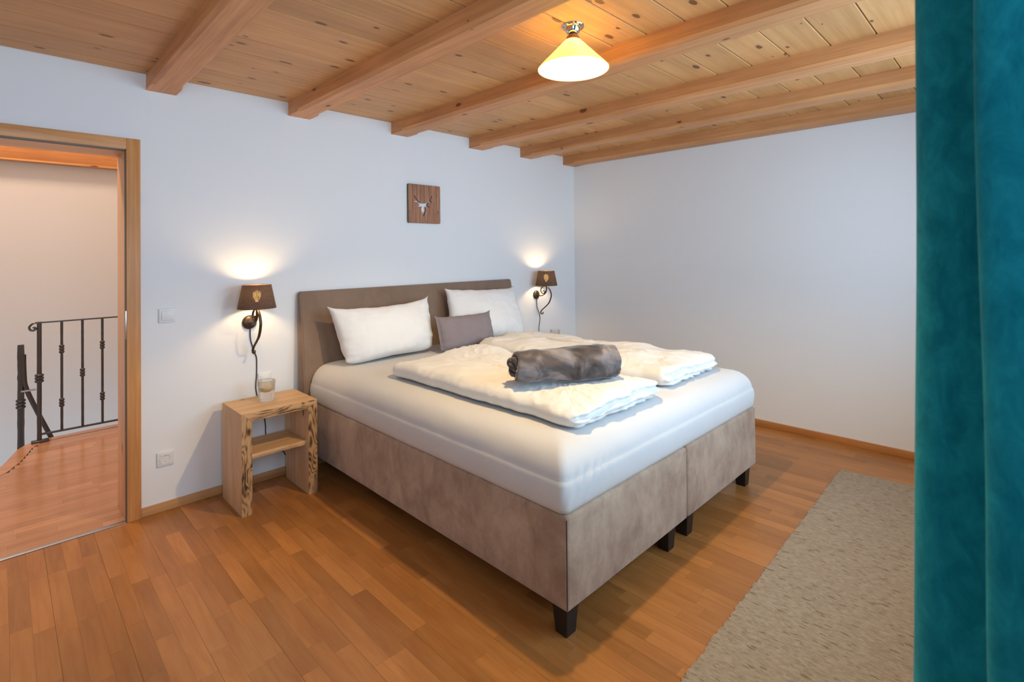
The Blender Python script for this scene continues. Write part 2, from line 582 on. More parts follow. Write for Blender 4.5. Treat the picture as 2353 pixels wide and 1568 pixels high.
def rugmat(name):
    m, nt, b, N, L = new_mat(name)
    g = N.new('ShaderNodeNewGeometry')
    # dark wool flecks lying along y (the weft)
    def flecks(sx, sy, thr, rad, off):
        sc = N.new('ShaderNodeVectorMath'); sc.operation = 'MULTIPLY_ADD'; sc.inputs[1].default_value = (sx, sy, 1); sc.inputs[2].default_value = (off, off, 0)
        wb = N.new('ShaderNodeTexNoise'); wb.inputs['Scale'].default_value = 60
        L.new(g.outputs['Position'], wb.inputs['Vector'])
        ad = N.new('ShaderNodeVectorMath'); ad.operation = 'MULTIPLY_ADD'; ad.inputs[1].default_value = (.012, .012, 0)
        L.new(wb.outputs['Color'], ad.inputs[0]); L.new(g.outputs['Position'], ad.inputs[2])
        L.new(ad.outputs[0], sc.inputs[0])
        v = N.new('ShaderNodeTexVoronoi'); v.voronoi_dimensions = '2D'; v.inputs['Scale'].default_value = 1
        L.new(sc.outputs[0], v.inputs['Vector'])
        sp = N.new('ShaderNodeSeparateColor'); L.new(v.outputs['Color'], sp.inputs[0])
        on = mathn(N, L, 'MULTIPLY', mathn(N, L, 'MAXIMUM', mathn(N, L, 'SUBTRACT', sp.outputs[0], thr), 0.0), rad / (1 - thr))
        k = mathn(N, L, 'MULTIPLY', mathn(N, L, 'SUBTRACT', on, v.outputs['Distance']), 14.0)
        return mathn(N, L, 'MINIMUM', mathn(N, L, 'MAXIMUM', k, 0.0), 1.0)
    fl = mathn(N, L, 'MAXIMUM', flecks(85, 20, .74, .40, 0), mathn(N, L, 'MULTIPLY', flecks(190, 45, .6, .5, 7.3), .55))
    mott = N.new('ShaderNodeTexNoise'); mott.inputs['Scale'].default_value = 60; mott.inputs['Detail'].default_value = 4
    sc2 = N.new('ShaderNodeVectorMath'); sc2.operation = 'MULTIPLY'; sc2.inputs[1].default_value = (2.2, .7, 1)
    L.new(g.outputs['Position'], sc2.inputs[0]); L.new(sc2.outputs[0], mott.inputs['Vector'])
    base = ramp(N, [(0.3, srgb(164, 147, 127)), (0.7, srgb(188, 173, 154))])
    L.new(mott.outputs[0], base.inputs[0])
    se = N.new('ShaderNodeSeparateXYZ'); L.new(g.outputs['Position'], se.inputs[0])
    wx = mathn(N, L, 'SINE', mathn(N, L, 'MULTIPLY', se.outputs[0], 900.0))
    wy = mathn(N, L, 'SINE', mathn(N, L, 'MULTIPLY', se.outputs[1], 520.0))
    wv = mathn(N, L, 'MULTIPLY', wx, wy)
    wcol = ramp(N, [(0.0, (.84, .83, .82, 1)), (1.0, (1.06, 1.06, 1.06, 1))]); L.new(mathn(N, L, 'MULTIPLY_ADD', wv, .5, .5), wcol.inputs[0])
    c = mixc(N, L, 1.0, base.outputs[0], wcol.outputs[0], 'MULTIPLY')
    c = mixc(N, L, mathn(N, L, 'MULTIPLY', fl, .6), c, srgb(104, 74, 48))
    L.new(c, b.inputs['Base Color'])
    b.inputs['Roughness'].default_value = 0.95
    b.inputs['Specular IOR Level'].default_value = .1
    bp = N.new('ShaderNodeBump'); bp.inputs['Strength'].default_value = 0.5; bp.inputs['Distance'].default_value = .004
    L.new(mathn(N, L, 'ADD', wv, mott.outputs[0]), bp.inputs['Height']); L.new(bp.outputs[0], b.inputs['Normal'])
    return m


M['rug'] = rugmat('beige_flecked_wool')
M['iron'] = plain('blackened_iron', (0.11, 0.105, 0.10, 1), 0.36, 0.85, bump=0.7, bscale=70)
M['bronze'] = plain('dark_bronze', srgb(92, 74, 58), 0.42, 0.8, bump=0.2, bscale=60)
M['cable'] = plain('black_cable', (0.012, 0.012, 0.012, 1), 0.5)
M['plastic'] = plain('white_switch_plastic', (0.80, 0.80, 0.78, 1), 0.35, var=0.02)
M['dark'] = plain('dark_hole', (0.02, 0.02, 0.02, 1), 0.7)
M['metal'] = plain('brushed_steel', (0.55, 0.56, 0.57, 1), 0.35, 1.0, bump=0.1, bscale=90)
M['chrome'] = plain('polished_chrome', (0.60, 0.58, 0.54, 1), 0.12, 1.0)
M['brass'] = plain('brown_lacquered_socket', srgb(150, 98, 52), 0.3, 0.3)
M['gasket'] = plain('grey_rubber_gasket', srgb(112, 112, 106), 0.6)
M['green_edge'] = plain('dark_green_edge', srgb(74, 78, 38), 0.8, var=0.3, vscale=40)
M['plaque'] = wood('stained_plaque_wood', srgb(190, 138, 106), srgb(134, 88, 66), 'z', 42, 0.06, knots=0.30, knot_scale=16, tone=0.0, rough=0.6, bump=0.3, rings=0.35, knot_col=srgb(62, 40, 34))


def glass(name, tint):
    """clear table glass: see-through with fresnel reflections and slightly darker rims"""
    m, nt, b, N, L = new_mat(name)
    b.inputs['Base Color'].default_value = (1, 1, 1, 1)
    b.inputs['Transmission Weight'].default_value = 1
    b.inputs['IOR'].default_value = 1.45
    b.inputs['Roughness'].default_value = 0.0
    t = N.new('ShaderNodeBsdfTransparent'); t.inputs[0].default_value = tint
    mx = N.new('ShaderNodeMixShader'); mx.inputs[0].default_value = .45
    L.new(b.outputs[0], mx.inputs[1]); L.new(t.outputs[0], mx.inputs[2])
    n = N.new('ShaderNodeTexNoise'); n.inputs['Scale'].default_value = 30
    g = N.new('ShaderNodeNewGeometry'); L.new(g.outputs['Position'], n.inputs['Vector'])
    bp = N.new('ShaderNodeBump'); bp.inputs['Strength'].default_value = .08
    L.new(n.outputs[0], bp.inputs['Height']); L.new(bp.outputs[0], b.inputs['Normal'])
    L.new(mx.outputs[0], N['Material Output'].inputs[0])
    return m


M['glass'] = glass('thick_clear_glass', (0.97, 0.98, 0.97, 1))
M['refraction'] = plain('beige_refraction_tint', srgb(216, 196, 160), 0.6, var=.05, vscale=60)  # beige of the surroundings as refracted by the glass


def opal(name):
    m, nt, b, N, L = new_mat(name)
    b.inputs['Base Color'].default_value = (0.95, 0.86, 0.64, 1)
    b.inputs['Roughness'].default_value = 0.25
    tr = N.new('ShaderNodeBsdfTranslucent'); tr.inputs[0].default_value = (1.0, 0.78, 0.42, 1)
    mx = N.new('ShaderNodeMixShader'); mx.inputs[0].default_value = 0.50
    L.new(b.outputs[0], mx.inputs[1]); L.new(tr.outputs[0], mx.inputs[2])
    t = N.new('ShaderNodeTexNoise'); t.inputs['Scale'].default_value = 6
    g = N.new('ShaderNodeNewGeometry'); L.new(g.outputs['Position'], t.inputs['Vector'])
    rp = ramp(N, [(0, (1, .90, .48, 1)), (1, (1, .93, .54, 1))]); L.new(t.outputs[0], rp.inputs[0]); L.new(rp.outputs[0], tr.inputs[0])
    L.new(mx.outputs[0], N['Material Output'].inputs[0])
    return m


M['opal'] = opal('amber_opal_glass')


def bulbmat(name, col, strength, clear):
    m, nt, b, N, L = new_mat(name)
    N.remove(b)
    e = N.new('ShaderNodeEmission'); e.inputs[0].default_value = col; e.inputs[1].default_value = strength
    t = N.new('ShaderNodeBsdfTransparent'); t.inputs[0].default_value = (clear, clear, clear, 1)
    a = N.new('ShaderNodeAddShader'); L.new(e.outputs[0], a.inputs[0]); L.new(t.outputs[0], a.inputs[1])
    L.new(a.outputs[0], N['Material Output'].inputs[0])
    return m


M['bulb'] = bulbmat('glowing_bulb_glass', (1.0, 0.72, 0.32, 1), 14.0, 0.9)
M['bulb_big'] = bulbmat('glowing_ceiling_bulb', (1.0, 0.82, 0.55, 1), 6.0, 0.9)


def lampcloth(name):
    m, nt, b, N, L = new_mat(name)
    tc = N.new('ShaderNodeTexCoord')
    se = N.new('ShaderNodeSeparateXYZ'); L.new(tc.outputs['Object'], se.inputs[0])
    at = mathn(N, L, 'ARCTAN2', se.outputs[1], se.outputs[0])
    s1 = mathn(N, L, 'SINE', mathn(N, L, 'MULTIPLY', at, 130.0))
    s2 = mathn(N, L, 'SINE', mathn(N, L, 'MULTIPLY', se.outputs[2], 1700.0))
    cb = N.new('ShaderNodeCombineXYZ'); L.new(mathn(N, L, 'MULTIPLY', at, 14.0), cb.inputs[0]); L.new(mathn(N, L, 'MULTIPLY', se.outputs[2], 25.0), cb.inputs[1])
    n = N.new('ShaderNodeTexNoise'); n.inputs['Scale'].default_value = 2.2; n.inputs['Detail'].default_value = 3; L.new(cb.outputs[0], n.inputs['Vector'])
    wv = mathn(N, L, 'ADD', mathn(N, L, 'MULTIPLY', mathn(N, L, 'ADD', s1, s2), .12), n.outputs[0])
    rp = ramp(N, [(0.3, srgb(60, 46, 40)), (0.7, srgb(96, 76, 66))]); L.new(wv, rp.inputs[0])
    L.new(rp.outputs[0], b.inputs['Base Color'])
    b.inputs['Roughness'].default_value = .9
    tl = N.new('ShaderNodeBsdfTranslucent'); tl.inputs[0].default_value = (0.42, 0.27, 0.17, 1)
    m1 = N.new('ShaderNodeMixShader'); m1.inputs[0].default_value = .014
    L.new(b.outputs[0], m1.inputs[1]); L.new(tl.outputs[0], m1.inputs[2])
    tp = N.new('ShaderNodeBsdfTransparent'); tp.inputs[0].default_value = (1, .8, .55, 1)
    m2 = N.new('ShaderNodeMixShader')
    rp2 = ramp(N, [(0.40, (.0,) * 3 + (1,)), (0.80, (.05,) * 3 + (1,))]); L.new(wv, rp2.inputs[0]); L.new(rp2.outputs[0], m2.inputs[0])
    L.new(m1.outputs[0], m2.inputs[1]); L.new(tp.outputs[0], m2.inputs[2])
    L.new(m2.outputs[0], N['Material Output'].inputs[0])
    return m


M['shade'] = lampcloth('brown_woven_shade')
M['shade_in'] = plain('cream_shade_lining', srgb(238, 216, 176), .8, var=.02)

# ------------------------------------------------------------------ the room shell
XW, XL, YF, ZC = 2.424, -2.85, -3.56, 2.396
TH = 0.25
o = boxes('wall_back', [(-2.33, -2.28, 0, TH, -0.05, 2.6), (XL - .2, -2.33, 0, TH, -0.05, 2.6), (-1.40, XW, 0, TH, -0.05, 2.6), (-2.28, -1.40, 0, TH, 1.99, 2.6)], M['paint'])
tag(o, 'white plastered wall behind the bed with the open doorway', 'wall', kind='structure')
o = boxes('wall_right', [(XW, XW + .2, YF - .25, TH, -0.05, 2.6)], M['paint'])
tag(o, 'bare white wall on the far side of the bed', 'wall', kind='structure')
o = boxes('wall_left', [(XL - .2, XL, YF - .25, 0, -0.05, 2.6)], M['paint'])
tag(o, 'white wall left of the doorway outside the view', 'wall', kind='structure')
o = boxes('wall_front', [(XL, -2.45, YF - .25, YF, -.05, 2.6), (-1.25, -.55, YF - .25, YF, -.05, 2.6), (1.85, XW, YF - .25, YF, -.05, 2.6),
                         (-2.45, -1.25, YF - .25, YF, 2.27, 2.6), (-.55, 1.85, YF - .25, YF, 2.27, 2.6), (-.55, 1.85, YF - .25, YF, -.05, .88), (-2.45, -1.25, YF - .25, YF, -.05, 1.15)], M['paint'])
tag(o, 'white window wall behind the camera with two openings', 'wall', kind='structure')

# ceiling: backing, planks, beams
ceil = boxes('ceiling', [(XL, XW, YF, 0, ZC + .022, ZC + .05)], M['subfloor'])
tag(ceil, 'spruce plank ceiling carried on exposed beams', 'ceiling', kind='structure')
PITCHP = 0.1855
ys = [0.0] + [-0.125 - PITCHP * k for k in range(0, 19) if -0.125 - PITCHP * k > YF] + [YF]
for a, b_ in zip(ys[:-1], ys[1:]):
    y1, y0 = a - .0022, b_ + .0022
    c = .003
    prof = [(y0 + c, ZC), (y1 - c, ZC), (y1, ZC + c), (y1, ZC + .02), (y0, ZC + .02), (y0, ZC + c)]
    V = [(XL, y, z) for y, z in prof] + [(XW, y, z) for y, z in prof]
    n = len(prof)
    Fc = [tuple(range(n))[::-1], tuple(range(n, 2 * n))] + [(i, (i + 1) % n, n + (i + 1) % n, n + i) for i in range(n)]
    mk('plank', V, Fc, M['plank'], ceil)


def beam(x0, x1, zb):
    c, st, tr = 0.017, 0.13, 0.03
    w = x1 - x0

    def sec(y, ch):
        return [(x0, y, ZC), (x0, y, zb + ch + 1e-4), (x0 + ch + 1e-4, y, zb), (x1 - ch - 1e-4, y, zb), (x1, y, zb + ch + 1e-4), (x1, y, ZC)]
    secs = [sec(0, 0), sec(-st, 0), sec(-st - tr, c), sec(YF, c)]
    V = [p for s in secs for p in s]
    Fc = [(0, 1, 2, 3, 4, 5), tuple(18 + i for i in (5, 4, 3, 2, 1, 0))]
    for k in range(3):
        for i in range(6):
            Fc.append((k * 6 + i, k * 6 + (i + 1) % 6, (k + 1) * 6 + (i + 1) % 6, (k + 1) * 6 + i))
    mk('beam', V, Fc, M['beam'], ceil)


for x0, x1 in ((-1.3236, -1.1828), (-.5586, -.4176), (.2084, .354), (.9768, 1.127), (1.6101, 1.7568), (2.2477, XW)):
    beam(x0, x1, 2.3095)

# floor
floor = boxes('floor', [(XL, XW, YF, 0, -.05, -.0105)], M['subfloor'])
tag(floor, 'maple strip parquet laid towards the bed wall', 'floor', kind='structure')
stv, stf = boxv(-.5, .5, -.5, .5, -1, 0)
stave_me = bpy.data.meshes.new('stave')
stave_me.from_pydata(stv, [], stf)
stave_me.materials.append(M['stave'])
staves = []
SW = 0.0623
fr = random.Random(21)
i0 = int(math.floor((XL + 1.74) / SW))
for i in range(i0, 70):
    xa, xb = -1.74 + i * SW, -1.74 + (i + 1) * SW
    if xb < XL or xa > XW:
        continue
    ga = .0004 if i % 3 == 0 else .00015
    gb = .0004 if i % 3 == 2 else .00015
    xa, xb = max(xa, XL) + ga, min(xb, XW) - gb
    if xb - xa < .004:
        continue
    y = YF - fr.random() * .4
    while y < 0:
        ln = fr.uniform(.32, .52)
        ya, yb = max(y, YF), min(y + ln, 0)
        if 0 - yb < .06:
            yb = 0
        if yb - ya > .02:
            staves.append((xa, xb, ya + .0002, yb - .0002))
        y += ln if yb < 0 else 9


def stave_size(s):
    xa, xb, ya, yb = s
    cx, cy = (xa + xb) / 2, (ya + yb) / 2
    if -.45 < cx < 1.32 and -2.1 < cy < -.05:
        return 0
    if -1.0 < cx < 1.9 and cy < -2.62:
        return 0
    ps = [project((x, y, 0)) for x, y in ((xa, ya), (xb, ya), (xb, yb), (xa, yb))]
    if min(p[2] for p in ps) < .3:
        return 0
    pts = [(min(max(p[0], 0), 2353), min(max(p[1], 0), 1568)) for p in ps]
    return abs(sum(pts[k][0] * pts[(k + 1) % 4][1] - pts[(k + 1) % 4][0] * pts[k][1] for k in range(4))) / 2


staves.sort(key=stave_size, reverse=True)
for xa, xb, ya, yb in staves[:300]:
    s = bpy.data.objects.new('stave', stave_me)
    COL.objects.link(s)
    s.parent = floor
    s.location = ((xa + xb) / 2, (ya + yb) / 2, 0)
    s.scale = (xb - xa, yb - ya, .01)
o = boxes('parquet_staves', [(a, b_, c, d, -.01, 0) for a, b_, c, d in staves[300:]], M['stave'], floor)
o['kind'] = 'stuff'

# baseboards
for (nm, b, lab) in (('baseboard_back', (-1.352, XW, -.016, 0, 0, .047), 'pine baseboard along the bed wall'),):
    o = bbox(nm, b, M['base_x'], None, .002, 2)
    tag(o, lab, 'baseboard', kind='structure')
o = bbox('baseboard_right', (XW - .016, XW, YF, -.016, 0, .047), M['base_y'], None, .002, 2)
tag(o, 'orange pine baseboard along the bare right wall', 'baseboard', kind='structure')

# ------------------------------------------------------------------ doorway
dr = empty('door_1', (-1.85, 0, 0))
tag(dr, 'pine door frame without a leaf opening onto the stair landing', 'door frame', kind='structure')


def dpart(name, o):
    o.matrix_parent_inverse = dr.matrix_world.inverted()
    return o


dr.matrix_world = Matrix.Translation((-1.85, 0, 0))


def dbox(name, b, mat, bevel=.002):
    o = bbox(name, b, mat, None, bevel, 2)
    o.parent = dr
    o.location = (1.85, 0, 0)
    return o


DX0, DX1, DT = -2.27, -1.414, 1.972
# three casing boards, jamb linings, stop gasket, threshold, strike plate
dbox('casing', (DX1, DX1 + .061, -.022, 0, 0, DT + .059), M['casing_z'])
dbox('casing', (DX0 - .061, DX0, -.022, 0, 0, DT + .059), M['casing_z'])
dbox('casing', (DX0, DX1, -.022, 0, DT, DT + .059), M['casing_x'])
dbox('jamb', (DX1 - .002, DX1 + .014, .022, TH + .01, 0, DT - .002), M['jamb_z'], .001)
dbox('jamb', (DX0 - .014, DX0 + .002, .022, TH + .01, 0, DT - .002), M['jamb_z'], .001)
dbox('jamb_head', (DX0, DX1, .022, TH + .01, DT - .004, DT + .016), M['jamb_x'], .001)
dbox('gasket', (DX1 - .004, DX1 + .010, -.012, .021, .002, DT - .001), M['gasket'], .002)
dbox('gasket', (DX0 - .010, DX0 + .004, -.012, .021, .002, DT - .001), M['gasket'], .002)
dbox('gasket', (DX0 + .004, DX1 - .004, -.012, .021, DT - .006, DT + .010), M['gasket'], .002)
dbox('threshold_strip', (DX0, DX1 - .004, -.018, .012, 0.0002, .005), M['metal'], .0015)
dbox('strike_plate', (DX1 - .0055, DX1 + .006, -.0145, -.002, .965, 1.115), M['metal'], .001)

# ------------------------------------------------------------------ stair landing beyond the doorway
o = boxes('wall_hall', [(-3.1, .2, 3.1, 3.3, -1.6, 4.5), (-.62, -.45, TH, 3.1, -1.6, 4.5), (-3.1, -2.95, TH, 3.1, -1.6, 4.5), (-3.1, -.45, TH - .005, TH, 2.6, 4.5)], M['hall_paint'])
tag(o, 'white stairwell wall seen through the doorway', 'wall', kind='structure')
o = boxes('ceiling_hall', [(-3.1, -.45, TH, 3.3, 4.5, 4.6)], M['hall_paint'])
tag(o, 'stairwell ceiling high above the landing, out of view', 'ceiling', kind='structure')
o = bbox('trim_1', (-2.95, -.62, 2.99, 3.1, 2.275, 2.46), M['hall_beam'], None, .004, 2)
tag(o, 'knotty orange beam across the top of the stairwell wall', 'beam', kind='structure')
boxy = bbox('trim_2', (-2.95, -.62, 2.983, 2.99, 2.275, 2.290), M['casing_x'], None, .001, 1)
tag(boxy, 'thin pale batten under the knotty stairwell beam', 'trim', kind='structure')
EDGE = [(-.62, 2.03), (-1.19, 2.02), (-1.57, 2.00), (-1.70, 1.98), (-1.755, 1.92), (-1.80, 1.83), (-1.83, 1.70), (-1.875, 1.52), (-1.93, 1.38), (-2.1, 1.15), (-2.95, .80)]
outl = [(-.62, TH - .25), (-.62, 2.03)] + EDGE[1:] + [(-2.95, TH - .25)]


def prism(name, outline, z0, z1, mat, parent=None):
    n = len(outline)
    V = [(x, y, z0) for x, y in outline] + [(x, y, z1) for x, y in outline]
    Fc = [tuple(range(n)), tuple(range(n, 2 * n))[::-1]] + [(i, i + n, (i + 1) % n + n, (i + 1) % n) for i in range(n)]
    bm = bmesh.new()
    vs = [bm.verts.new(p) for p in V]
    for q in Fc:
        bm.faces.new([vs[i] for i in q])
    return mkbm(name, bm, mat, parent)


hfl = prism('floor_hall', outl, -.25, -.0105, M['hall_paint'])
tag(hfl, 'pinkish parquet landing with a curved stair edge', 'floor', kind='structure')
hall_me = bpy.data.meshes.new('stave')
hall_me.from_pydata(stv, [], stf)
hall_me.materials.append(M['hall_stave'])


def edge_x(y):
    """left end of the landing at depth y"""
    best = -2.95
    for (xa, ya), (xb, yb) in zip(EDGE[:-1], EDGE[1:]):
        lo, hi = min(ya, yb), max(ya, yb)
        if lo <= y <= hi and hi > lo:
            t = (y - ya) / (yb - ya)
            best = max(best, xa + (xb - xa) * t)
    return best


def edge_in(x, y, m=.085):
    """true where the point is further than m from the stair edge"""
    for (xa, ya), (xb, yb) in zip(EDGE[:-1], EDGE[1:]):
        A, B, P = Vector((xa, ya)), Vector((xb, yb)), Vector((x, y))
        t = max(0, min(1, (P - A).dot(B - A) / (B - A).length_squared))
        if (A + (B - A) * t - P).length < m:
            return False
    return True


y = .014
while y < 1.92:
    yb = min(y + SW, 1.93)
    xs = -.62
    xmin = max(edge_x(y), edge_x(yb)) + .085
    if y < .8:
        xmin = -2.95
    if y < TH:
        xs, xmin = DX1 - .003, DX0 + .003
    x = xs
    first = True
    while x > xmin + .02:
        ln = fr.uniform(.34, .56) * (fr.random() if first else 1) + .05
        first = False
        xa = max(x - ln, xmin)
        s = bpy.data.objects.new('stave', hall_me)
        COL.objects.link(s)
        s.parent = hfl
        s.location = ((x + xa) / 2, (y + yb) / 2, 0)
        s.scale = (x - xa - .0004, yb - y - .0004, .01)
        x = xa
    y = yb
# nosing board following the stair edge
V, Fc = [], []
for k, (x, y) in enumerate(EDGE):
    a = Vector(EDGE[max(k - 1, 0)]); b = Vector(EDGE[min(k + 1, len(EDGE) - 1)])
    t = (b - a).normalized()
    nrm = Vector((-t.y, t.x))
    if nrm.dot(Vector((-1.3, .6)) - Vector((x, y))) < 0:
        nrm = -nrm
    q = Vector((x, y)) + nrm * .084
    V += [(x, y, -.04), (x, y, .002), (q.x, q.y, .002), (q.x, q.y, -.0104)]
for k in range(len(EDGE) - 1):
    for i in range(4):
        Fc.append((k * 4 + i, k * 4 + (i + 1) % 4, k * 4 + 4 + (i + 1) % 4, k * 4 + 4 + i))
Fc += [(0, 1, 2, 3), tuple(len(V) - 4 + i for i in (3, 2, 1, 0))]
bm = bmesh.new()
vs = [bm.verts.new(p) for p in V]
for q in Fc:
    bm.faces.new([vs[i] for i in q])
mkbm('nosing', bm, M['hall_stave'], hfl)

# iron railing on the landing
rl = empty('stair_railing', (-1.675, 1.92, 0))
tag(rl, 'black wrought iron railing with knuckled balusters on the landing', 'railing')


def rpart(o):
    o.parent = rl
    o.location = (1.675, -1.92, 0)
    return o


def bar(name, x, z0, z1, r, knuck=(), jit=0.0, n=6, seed=0.0):
    bm = bmesh.new()
    k = 26
    pts = [(x, 1.92, z0 + (z1 - z0) * i / k) for i in range(k + 1)]
    tubebm(bm, pts, lambda t: r * (1 + jit * noise.noise(Vector((t * 22, seed, 0)))), n)
    o = rpart(mkbm(name, bm, M['iron'], None, True, .8))
    for zk in knuck:
        bm = bmesh.new()
        for dz in (-.022, 0, .022):
            prof = [(r * .9, dz - .012), (r * 1.75, dz - .008), (r * 1.95, dz), (r * 1.75, dz + .008), (r * .9, dz + .012)]
            rings = []
            for rr_, h in prof:
                rings.append([bm.verts.new((x + rr_ * math.cos(2 * PI * i / 10), 1.92 + rr_ * math.sin(2 * PI * i / 10), zk + h)) for i in range(10)])
            for a, b in zip(rings[:-1], rings[1:]):
                for i in range(10):
                    bm.faces.new((a[i], a[(i + 1) % 10], b[(i + 1) % 10], b[i]))
        c = mkbm('collar', bm, M['iron'], o, True)
    return o


bar('post', -1.676, .015, .905, .0142, (.486,), .10, 8, 3.0)
for i, (x, kn) in enumerate(((-1.548, (.69, .276)), (-1.424, (.488,)), (-1.300, (.69, .275)), (-1.176, (.488,)), (-1.05, (.69, .275)), (-.925, (.488,)), (-.80, (.69, .275)))):
    bar('baluster', x,   .062, .905, .0088, kn, .12, 6, i * 2.1)
rpart(boxes('top_rail', [(-1.70, -.62, 1.908, 1.932, .902, .912)], M['iron']))
rpart(boxes('bottom_rail', [(-1.68, -.62, 1.910, 1.930, .054, .066)], M['iron']))
rpart(tube('scroll', smooth_path([(-1.66, 1.92, .907), (-1.69, 1.92, .908), (-1.713, 1.92, .902), (-1.731, 1.92, .879), (-1.725, 1.92, .856), (-1.708, 1.92, .851), (-1.697, 1.92, .862), (-1.703, 1.92, .873), (-1.711, 1.92, .868)], 5), .0075, M['iron'], n=6))
rpart(bbox('foot_plate', (-1.722, -1.622, 1.895, 1.945, .002, .018), M['iron'], None, .003, 1))
o = rpart(boxes('wall_bracket', [(-.66, -.62, 1.90, 1.94, .80, .96)], M['iron']))
# the lower newel post of the stair flight with its slanting bar
nw = empty('stair_newel', (-1.742, 2.06, -.5))
tag(nw, 'hammered iron newel post of the stair flight beside the railing', 'newel post')
bm = bmesh.new()
tubebm(bm, [(-1.775, 2.06, -.5 + 1.235 * i / 40) for i in range(41)], lambda t: .020 * (1 + .14 * noise.noise(Vector((t * 46, 1.5, 0)))), 7)
o = mkbm('post', bm, M['iron'], None, True, .8); o.parent = nw; o.location = (1.742, -2.06, .5)
for zz in (.26, .285, .31):
    o = lathe('collar', [(.016, -.012), (.027, -.008), (.030, 0), (.027, .008), (.016, .012)], M['iron'], None, 10, (-1.775, 2.06, zz)); o.parent = nw; o.location = (1.742, -2.06, .5)
bm = bmesh.new()
tubebm(bm, smooth_path([(-1.76, 2.05, .66), (-1.757, 2.05, .50), (-1.745, 2.05, .40), (-1.68, 2.05, .20), (-1.585, 2.05, -.06)], 5), .016, 6, (Vector((0, 1, 0)), .5))
o = mkbm('slanting_bar', bm, M['iron'], None, True, .8); o.parent = nw; o.location = (1.742, -2.06, .5)
o = boxes('link', [(-1.775, -1.69, 2.035, 2.055, .376, .388)], M['metal']); o.parent = nw; o.location = (1.742, -2.06, .5)

# ------------------------------------------------------------------ bed
bed = empty('box_spring_bed', (.4335, -1.1, 0))
tag(bed, 'taupe suede double bed base with tall headboard and black legs', 'bed')


def bpart(o, parent=None):
    o.parent = parent or bed
    if parent is None:
        o.location = (-.4335, 1.1, 0)
    return o


BL, BR, BF, BB, ZB, ZT = -.4665, 1.3335, -2.2164, -.115, .1184, .458


def puffbox(name, x0, x1, y0, y1, z0, z1, mat, bev=.014, bulge=.006, n=14):
    bm = bmesh.new()
    v, f = boxv(x0, x1, y0, y1, z0, z1)
    vs = [bm.verts.new(p) for p in v]
    for q in f:
        bm.faces.new([vs[i] for i in q])
    bmesh.ops.bevel(bm, geom=list(bm.edges), offset=bev, segments=3, profile=.6, affect='EDGES')
    bmesh.ops.subdivide_edges(bm, edges=[e for e in bm.edges if e.calc_length() > .2], cuts=n, use_grid_fill=True)
    c = Vector(((x0 + x1) / 2, (y0 + y1) / 2, (z0 + z1) / 2))
    h = Vector(((x1 - x0) / 2, (y1 - y0) / 2, (z1 - z0) / 2))
    for p in bm.verts:
        d = p.co - c
        q = [min(1, abs(d[i]) / h[i]) for i in range(3)]
        for i in range(3):
            if q[i] > .97:
                j, k = (i + 1) % 3, (i + 2) % 3
                p.co[i] += math.copysign(bulge * (1 - q[j] ** 4) * (1 - q[k] ** 4) + .002 * noise.noise(p.co * 6), d[i])
    return mkbm(name, bm, mat, None, True, 1.0)


XM = .4508
b1 = bpart(puffbox('box_base', BL, XM - .003, BF, BB, ZB, ZT, M['suede']))
b2 = bpart(puffbox('box_base', XM + .003, BR, BF, BB, ZB, ZT, M['suede']))
# vertical seam at the near foot corner
o = tube('seam', [(BL + .004, BF + .004, ZB + .01), (BL + .003, BF + .003, ZT - .012)], .0022, M['seam'], b1, 6)


def bed_leg(cx, cy, sx, sy):
    """tapered black leg; (cx, cy) its outer bottom corner, (sx, sy) point inwards"""
    a, b = .054, .072
    V = []
    for z, w, off in ((0, a, 0), (.119, b, -.008)):
        x0, y0 = cx + sx * off, cy + sy * off
        V += [(x0, y0, z), (x0 + sx * w, y0, z), (x0 + sx * w, y0 + sy * w, z), (x0, y0 + sy * w, z)]
    Fc = [(0, 1, 2, 3), (4, 5, 6, 7)] + [(i, (i + 1) % 4, 4 + (i + 1) % 4, 4 + i) for i in range(4)]
    bm = bmesh.new()
    vs = [bm.verts.new(p) for p in V]
    for q in Fc:
        bm.faces.new([vs[i] for i in q])
    bmesh.ops.recalc_face_normals(bm, faces=bm.faces)
    bmesh.ops.bevel(bm, geom=list(bm.edges), offset=.002, segments=1, affect='EDGES')
    bpart(mkbm('leg', bm, M['bed_leg']))


for cy, sy in ((-2.186, 1), (-.42, -1)):
    bed_leg(-.436 if sy > 0 else -.10, cy, 1, sy)
    bed_leg(.397 if False else .366, cy, -1, sy)
    bed_leg(.497, cy, 1, sy)
    bed_leg(1.291, cy, -1, sy)

# headboard: slab whose front leans and curves back towards the top
HX0, HX1, HZ0, HZ1 = -.512, 1.432, .14, 1.163
V, Fc = [], []
NX, NZ = 40, 28


def hb_front(z):
    t = max(0, min(1, (z - .45) / (HZ1 - .45)))
    return -.112 + .070 * t ** 1.8


